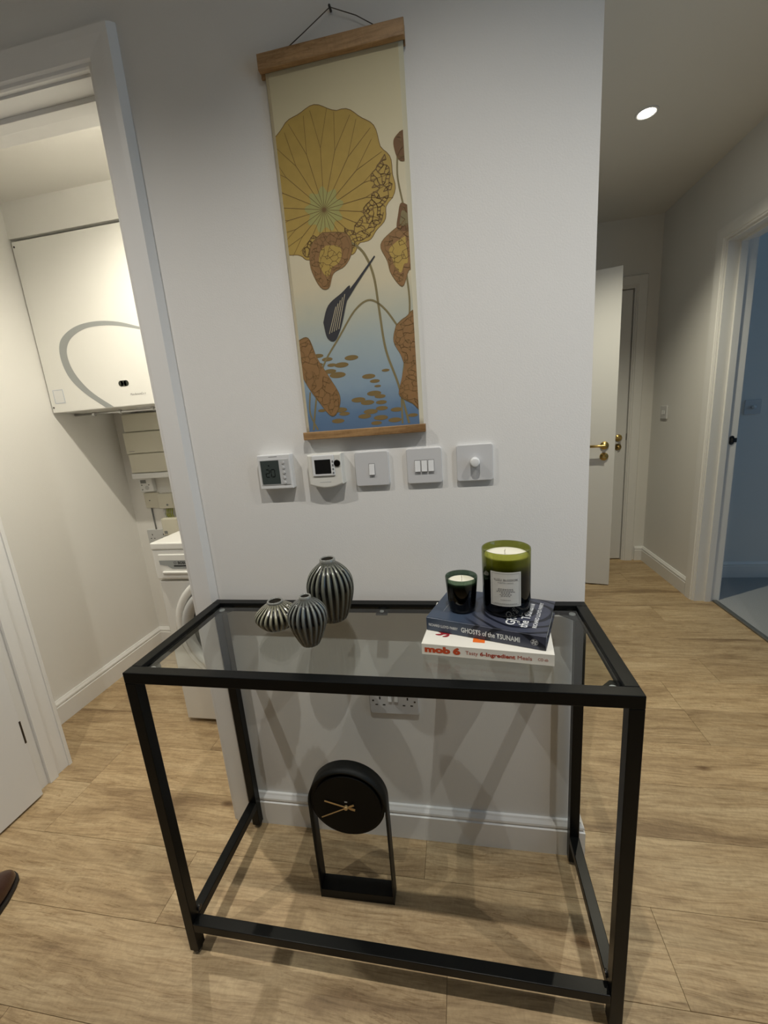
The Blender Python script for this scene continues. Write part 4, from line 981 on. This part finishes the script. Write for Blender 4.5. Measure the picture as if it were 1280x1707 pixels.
so1, si1 = smooth(out_, 6), smooth(in_, 6)
mb = MB()
for i in range(len(so1) - 1): mb.poly([(so1[i][0], BYF - 0.0006, so1[i][1]), (so1[i + 1][0], BYF - 0.0006, so1[i + 1][1]), (si1[i + 1][0], BYF - 0.0006, si1[i + 1][1]), (si1[i][0], BYF - 0.0006, si1[i][1])])
inv_parent(mb.build('grey_stripe', ring_m), bo)
mb = MB(); mb.cyl((-1.270, BYF, 1.5145), 0.0125, 0.002, 'y', n=24); mb.cyl((-1.243, BYF, 1.5145), 0.0125, 0.002, 'y', n=24); mb.box(-1.270, -1.243, BYF - 0.001, BYF + 0.001, 1.502, 1.527)
inv_parent(mb.build('display_window', mat('boiler_window', (0.02, 0.025, 0.018), .2, var=.05)), bo)
inv_parent(MB().box(-1.640, -1.580, BYF - 0.0007, BYF + 0.001, 1.454, 1.5185, bev=0.0003).build('sticker', plast_m), bo)
mb = MB(); 
for b in ((-1.637, -1.583, 1.5150, 1.5158), (-1.637, -1.583, 1.4568, 1.4576), (-1.637, -1.6362, 1.4568, 1.5158), (-1.5838, -1.583, 1.4568, 1.5158)): mb.box(b[0], b[1], BYF - 0.0010, BYF - 0.0006, b[2], b[3])
inv_parent(mb.build('sticker_border', blueink_m), bo)
mb = MB(); put_text(mb, 'ManufactureCo ir', 0.0135, T(-1.233, BYF - 0.0006, 1.4600) @ RX, sx=.82); inv_parent(mb.build('lettering', greyink_m), bo)
for z in (1.439, 2.117):
    mb = MB(); mb.cyl((-1.653, BYF, z), 0.004, 0.003, 'y', n=12); inv_parent(mb.build('screw', darkmetal_m), bo)
mb = MB(); mb.tube([(-1.66, 0.80, 1.405), (-1.40, 0.80, 1.402), (-1.20, 0.80, 1.400), (-1.05, 0.80, 1.400)], 0.006); inv_parent(mb.build('pipe', steel_m), bo)
for x in (-1.55, -1.40, -1.22):
    mb = MB(); mb.cyl((x, 0.80, 1.402), 0.010, 0.014, 'x', n=12, bev=.001); inv_parent(mb.build('pipe_clip', steel_m), bo)
mb = MB(); mb.box(-1.335, -1.05, 0.83, 0.86, 1.404, 1.424, bev=0.006, seg=3); inv_parent(mb.build('white_duct', plast_m), bo)

fu = thing('fuse_box', 'cream fuse box with hinged covers below the boiler', 'fuse box', (-1.32, 1.05, 1.05))
FYF = 0.975
inv_parent(bx('housing', (-1.563, -1.10, FYF + 0.012, 1.05, 1.050, 1.400), cream_m, bev=0.004), fu)
inv_parent(bx('top_cover', (-1.558, -1.105, FYF, FYF + 0.013, 1.305, 1.396), cream_m, bev=0.002), fu)
inv_parent(bx('front_cover', (-1.566, -1.10, FYF - 0.006, FYF + 0.013, 1.190, 1.301), cream_m, bev=0.002), fu)
inv_parent(bx('lower_cover', (-1.562, -1.10, FYF - 0.002, FYF + 0.013, 1.084, 1.186), cream_m, bev=0.002), fu)
inv_parent(bx('bottom_rail', (-1.566, -1.10, FYF - 0.006, FYF + 0.013, 1.050, 1.080), plast_m, bev=0.005, seg=3), fu)
mb = MB(); mb.box(-1.548, -1.515, FYF - 0.0066, FYF - 0.006, 1.2000, 1.2025); inv_parent(mb.build('maker_mark', greyink_m), fu)

ti = thing('heating_timer', 'small white timer with grey screen directly under the fuse box', 'timer', (-1.53, 1.05, 0.97))
inv_parent(bx('housing', (-1.577, -1.492, 1.022, 1.05, 0.969, 1.046), plast_m, bev=0.003), ti)
inv_parent(bx('screen', (-1.565, -1.530, 1.0210, 1.023, 1.018, 1.037), greypl_m), ti)
for x, z in ((-1.560, 1.008), (-1.515, 1.008), (-1.560, 0.982)):
    mb = MB(); mb.cyl((x, 1.0215, z), 0.0035, 0.003, 'y', n=12); inv_parent(mb.build('button', greypl_m), ti)
mb = MB(); mb.cyl((-1.530, 1.0215, 0.992), 0.012, 0.002, 'y', n=24); inv_parent(mb.build('dial', lightgrey_m), ti)
jb = thing('junction_box', 'wide grey blanking box beneath the timer', 'junction box', (-1.53, 1.05, 0.872))
inv_parent(plate(-1.578, -1.480, 0.871, 0.960).build('cover', cream_m), jb); 
for o in jb.children: o.location.y += 1.05
mb = MB(); mb.cyl((-1.545, 1.039, 0.915), 0.003, 0.002, 'y', n=12); inv_parent(mb.build('screw', darkmetal_m), jb)
jb2 = thing('junction_box', 'small cream switch box beside the grey blanking box', 'junction box', (-1.415, 1.05, 0.872))
inv_parent(bx('cover', (-1.463, -1.372, 1.000, 1.05, 0.872, 0.956), cream_m, bev=0.004), jb2)
mb = MB(); mb.cyl((-1.405, 0.999, 0.893), 0.006, 0.003, 'y', n=16); inv_parent(mb.build('knob', greypl_m), jb2)
jb3 = thing('junction_box', 'lower cream connection box just above the washing machine', 'junction box', (-1.42, 1.05, 0.71))
inv_parent(bx('cover', (-1.470, -1.372, 1.000, 1.05, 0.714, 0.815), cream_m, bev=0.008, seg=3), jb3)
mb = MB(); mb.box(-1.458, -1.438, 0.9990, 1.001, 0.725, 0.742); inv_parent(mb.build('rating_mark', greypl_m), jb3)
for i, (x, m_) in enumerate(((-1.435, yg_m), (-1.425, yg_m), (-1.415, yg_m), (-1.450, plast_m), (-1.402, yg_m))):
    mb = MB(); mb.tube([(x, 1.03, 0.876), (x + 0.003, 1.022, 0.855), (x - 0.002, 1.022, 0.835), (x, 1.03, 0.812)], 0.0032 if i != 3 else 0.007); w_ = mb.build('wire', m_)
    tag(w_, ['leftmost yellow-green wire between the two cream boxes', 'second yellow-green wire between the cream boxes', 'third yellow-green wire between the cream boxes', 'thick white wire between the cream boxes', 'rightmost yellow-green wire between the cream boxes'][i], 'wire', 'wires between the cream boxes')
cbl = MB().tube([(-1.548, 1.045, 0.873), (-1.547, 1.045, 0.80), (-1.545, 1.045, 0.742)], 0.004).build('cable', greypl_m); tag(cbl, 'grey cable running down from the blanking box to the socket', 'cable')
s2 = thing('wall_socket', 'double socket behind the left corner of the washing machine', 'socket', (-1.55, 1.05, 0.655))
o = inv_parent(plate(-1.607, -1.470, 0.655, 0.741).build('plate', lightgrey_m), s2); o.location.y += 1.05
for x in (-1.575, -1.502):
    mb = MB()
    for (dx, dz, w, h) in ((0, 0.011, .005, .009), (-0.011, -0.011, .008, .004), (0.011, -0.011, .008, .004)): mb.box(x + dx - w / 2, x + dx + w / 2, 1.0400, 1.042, 0.70 + dz - h / 2, 0.70 + dz + h / 2)
    inv_parent(mb.build('socket_holes', dark_m), s2)

wm = thing('washing_machine', 'white front-loading washing machine in the utility cupboard', 'washing machine', (-0.74, 0.70, 0))
WX0, WX1, WYF = -1.040, -0.440, 0.400
inv_parent(bx('body', (WX0, WX1, WYF + 0.004, 0.99, 0.018, 0.685), appl_m, bev=0.006), wm)
inv_parent(bx('control_panel', (WX0, WX1, WYF - 0.004, 0.99, 0.692, 0.822), appl_m, bev=0.008, seg=3), wm)
inv_parent(bx('worktop_lid', (WX0 - 0.001, WX1 + 0.001, WYF - 0.006, 1.0, 0.822, 0.852), appl_m, bev=0.006, seg=3), wm)
mb = MB(); mb.box(-1.012, -0.84, WYF - 0.008, WYF, 0.700, 0.803, bev=0.003); dr = inv_parent(mb.build('detergent_drawer', appl_m), wm)
mb = MB(); 
pr = [(-1.010, 0.778), (-0.868, 0.778), (-0.868, 0.742), (-0.955, 0.742), (-0.975, 0.755), (-1.008, 0.760)]
mb.poly([(x, WYF - 0.0088, z) for x, z in pr]); mb.box(-0.945, -0.868, WYF - 0.0094, WYF - 0.008, 0.752, 0.757, mi=1)
inv_parent(mb.build('drawer_grip', [ring_m, blackpl_m]), wm)
mb = MB(); put_text(mb, 'BOSCH', 0.016, T(-0.925, WYF - 0.0094, 0.7625) @ RX, bold=0.0006)
cc = Vector((-0.937, WYF - 0.0094, 0.768))
for q in range(20):
    a0, a1 = 2 * pi * q / 20, 2 * pi * (q + 1) / 20
    mb.poly([cc + Vector((r * cos(a), 0, r * sin(a))) for r, a in ((0.0052, a0), (0.0065, a0), (0.0065, a1), (0.0052, a1))])
mb.box(-0.9395, -0.9345, WYF - 0.0096, WYF - 0.0094, 0.7672, 0.7688)
inv_parent(mb.build('brand_lettering', ink_m), wm)
inv_parent(bx('drawer_ledge', (-1.000, -0.865, WYF - 0.016, WYF - 0.006, 0.722, 0.732), appl_m, bev=0.004, seg=3), wm)
DC = (-0.740, 0.470)
Md = T(DC[0], WYF + 0.004, DC[1]) @ RX
inv_parent(MB().lathe([(0.218, 0.0), (0.255, 0.0), (0.252, 0.014), (0.240, 0.020), (0.222, 0.016), (0.218, 0.006)], n=80, M=Md).build('door_surround', appl_m), wm)
inv_parent(MB().lathe([(0.170, 0.012), (0.180, 0.034), (0.196, 0.040), (0.210, 0.034), (0.214, 0.010), (0.170, 0.008)], n=80, M=Md).build('door_ring', lightgrey_m), wm)
inv_parent(MB().lathe([(0, 0.004), (0.10, 0.010), (0.150, 0.022), (0.170, 0.014)], n=64, M=Md).build('door_glass', mat('dark_door_glass', (0.05, 0.055, 0.06), 0.08, var=.02)), wm)
mb = MB(); mb.cyl((-0.950, WYF + 0.004, 0.362), 0.012, 0.003, 'y', n=20); mb.cyl((-0.930, WYF + 0.004, 0.362), 0.012, 0.003, 'y', n=20); mb.box(-0.950, -0.930, WYF + 0.0025, WYF + 0.006, 0.350, 0.374)
inv_parent(mb.build('badge', ring_m), wm)
for x in (WX0 + 0.05, WX1 - 0.05):
    for y in (WYF + 0.06, 0.93):
        mb = MB(); mb.cyl((x, y, 0.0095), 0.022, 0.019, n=16); inv_parent(mb.build('foot', blackpl_m), wm)

# ------------------------------------------------------------------ corridor fittings
cs_ = thing('light_switch', 'small double switch plate on the corridor wall near the far door', 'light switch', (1.64, 2.24, 1.115))
mb = MB(); mb.box(1.6305, 1.640, 2.196, 2.286, 1.115, 1.204, bev=0.003); inv_parent(mb.build('plate', plate_m), cs_)
for y in (2.228, 2.254):
    mb = MB(); mb.box(1.6275, 1.631, y - 0.006, y + 0.006, 1.146, 1.173, bev=0.001); inv_parent(mb.build('rocker', plast_m), cs_)
rs = thing('light_switch', 'dimmer switch plate on the dim blue room wall', 'light switch', (2.06, 2.05, 1.115))
o = inv_parent(plate(2.014, 2.106, 1.115, 1.206).build('plate', plate_m), rs); o.location.y += 2.05
mb = MB(); mb.lathe([(0, 0), (0.012, 0), (0.011, 0.016), (0, 0.017)], n=24, M=T(2.060, 2.0405, 1.160) @ RX); inv_parent(mb.build('knob', plast_m), rs)

# ------------------------------------------------------------------ shoe at the left edge
sh = thing('dress_shoe', 'toe of a polished dark brown leather shoe at the left edge', 'shoe', (-1.182, -0.262, 0), 0)
# toe points to +y (away from the viewer) in local axes, heel at -y
sections = [  # y, half width left, half width right, sole z, top z
    (0.000, 0.004, 0.004, 0.010, 0.022), (-0.006, 0.018, 0.018, 0.008, 0.032), (-0.020, 0.031, 0.030, 0.006, 0.042), (-0.045, 0.041, 0.038, 0.005, 0.050),
    (-0.080, 0.047, 0.044, 0.004, 0.058), (-0.115, 0.046, 0.044, 0.005, 0.068), (-0.150, 0.041, 0.039, 0.010, 0.080), (-0.185, 0.036, 0.035, 0.016, 0.090),
    (-0.220, 0.034, 0.034, 0.020, 0.094), (-0.255, 0.034, 0.034, 0.022, 0.092), (-0.280, 0.027, 0.027, 0.024, 0.088), (-0.290, 0.010, 0.010, 0.026, 0.080)]
bm2 = bmesh.new(); rings = []; n = 20
for (y, wl, wr, zs_, zt_) in sections:
    ring = []
    for q in range(n):
        a = 2 * pi * q / n; w = wr if cos(a) > 0 else wl
        ca, sa = cos(a), sin(a); ex = 0.75
        x = w * (abs(ca) ** ex) * (1 if ca > 0 else -1); zc_ = lerp(zs_, zt_, 0.32)
        z = zc_ + (sa * (zt_ - zc_) if sa > 0 else sa * (zc_ - zs_))
        ring.append(bm2.verts.new((x, y, z)))
    rings.append(ring)
for a, b in zip(rings, rings[1:]):
    for q in range(n): bm2.faces.new((a[q], a[(q + 1) % n], b[(q + 1) % n], b[q])).smooth = True
bm2.faces.new(rings[0][::-1]); bm2.faces.new(rings[-1]); bmesh.ops.recalc_face_normals(bm2, faces=bm2.faces[:])
mb = MB(); mb.merge(bm2); up = mb.build('upper', leather_m, sh); ss = up.modifiers.new('s', 'SUBSURF'); ss.levels = 1; ss.render_levels = 2
bm2 = bmesh.new(); loop = [(y, wr + 0.005) for (y, wl, wr, *_r) in sections] + [(y, -wl - 0.005) for (y, wl, wr, *_r) in sections[::-1]]
loop[0] = (0.005, 0.006); loop[-1] = (0.005, -0.006)
def slab(z0, z1, pts):
    lo = [bm2.verts.new((x, y, z0)) for y, x in pts]; hi = [bm2.verts.new((x, y, z1)) for y, x in pts]
    bm2.faces.new(lo); bm2.faces.new(hi[::-1])
    for i in range(len(pts)): bm2.faces.new((lo[i], lo[(i + 1) % len(pts)], hi[(i + 1) % len(pts)], hi[i]))
slab(0.002, 0.010, loop)
bmesh.ops.recalc_face_normals(bm2, faces=bm2.faces[:])
mb = MB(); mb.merge(bm2); mb.box(-0.034, 0.034, -0.290, -0.225, 0.0, 0.022, bev=0.003); mb.build('sole', sole_m, sh)
mb = MB()
mb.tube([(0.026, -0.150, 0.072), (0.0, -0.118, 0.074), (-0.026, -0.150, 0.072)], 0.0022); mb.build('toe_cap_seam', sole_m, sh)
for i in range(4):
    y = -0.150 - i * 0.018; z = 0.081 + i * 0.004
    MB().tube([(-0.018, y, z - 0.004), (0, y - 0.003, z + 0.003), (0.018, y, z - 0.004)], 0.0016).build('lace', sole_m, sh)
sh.rotation_euler = (0, 0, radians(17))
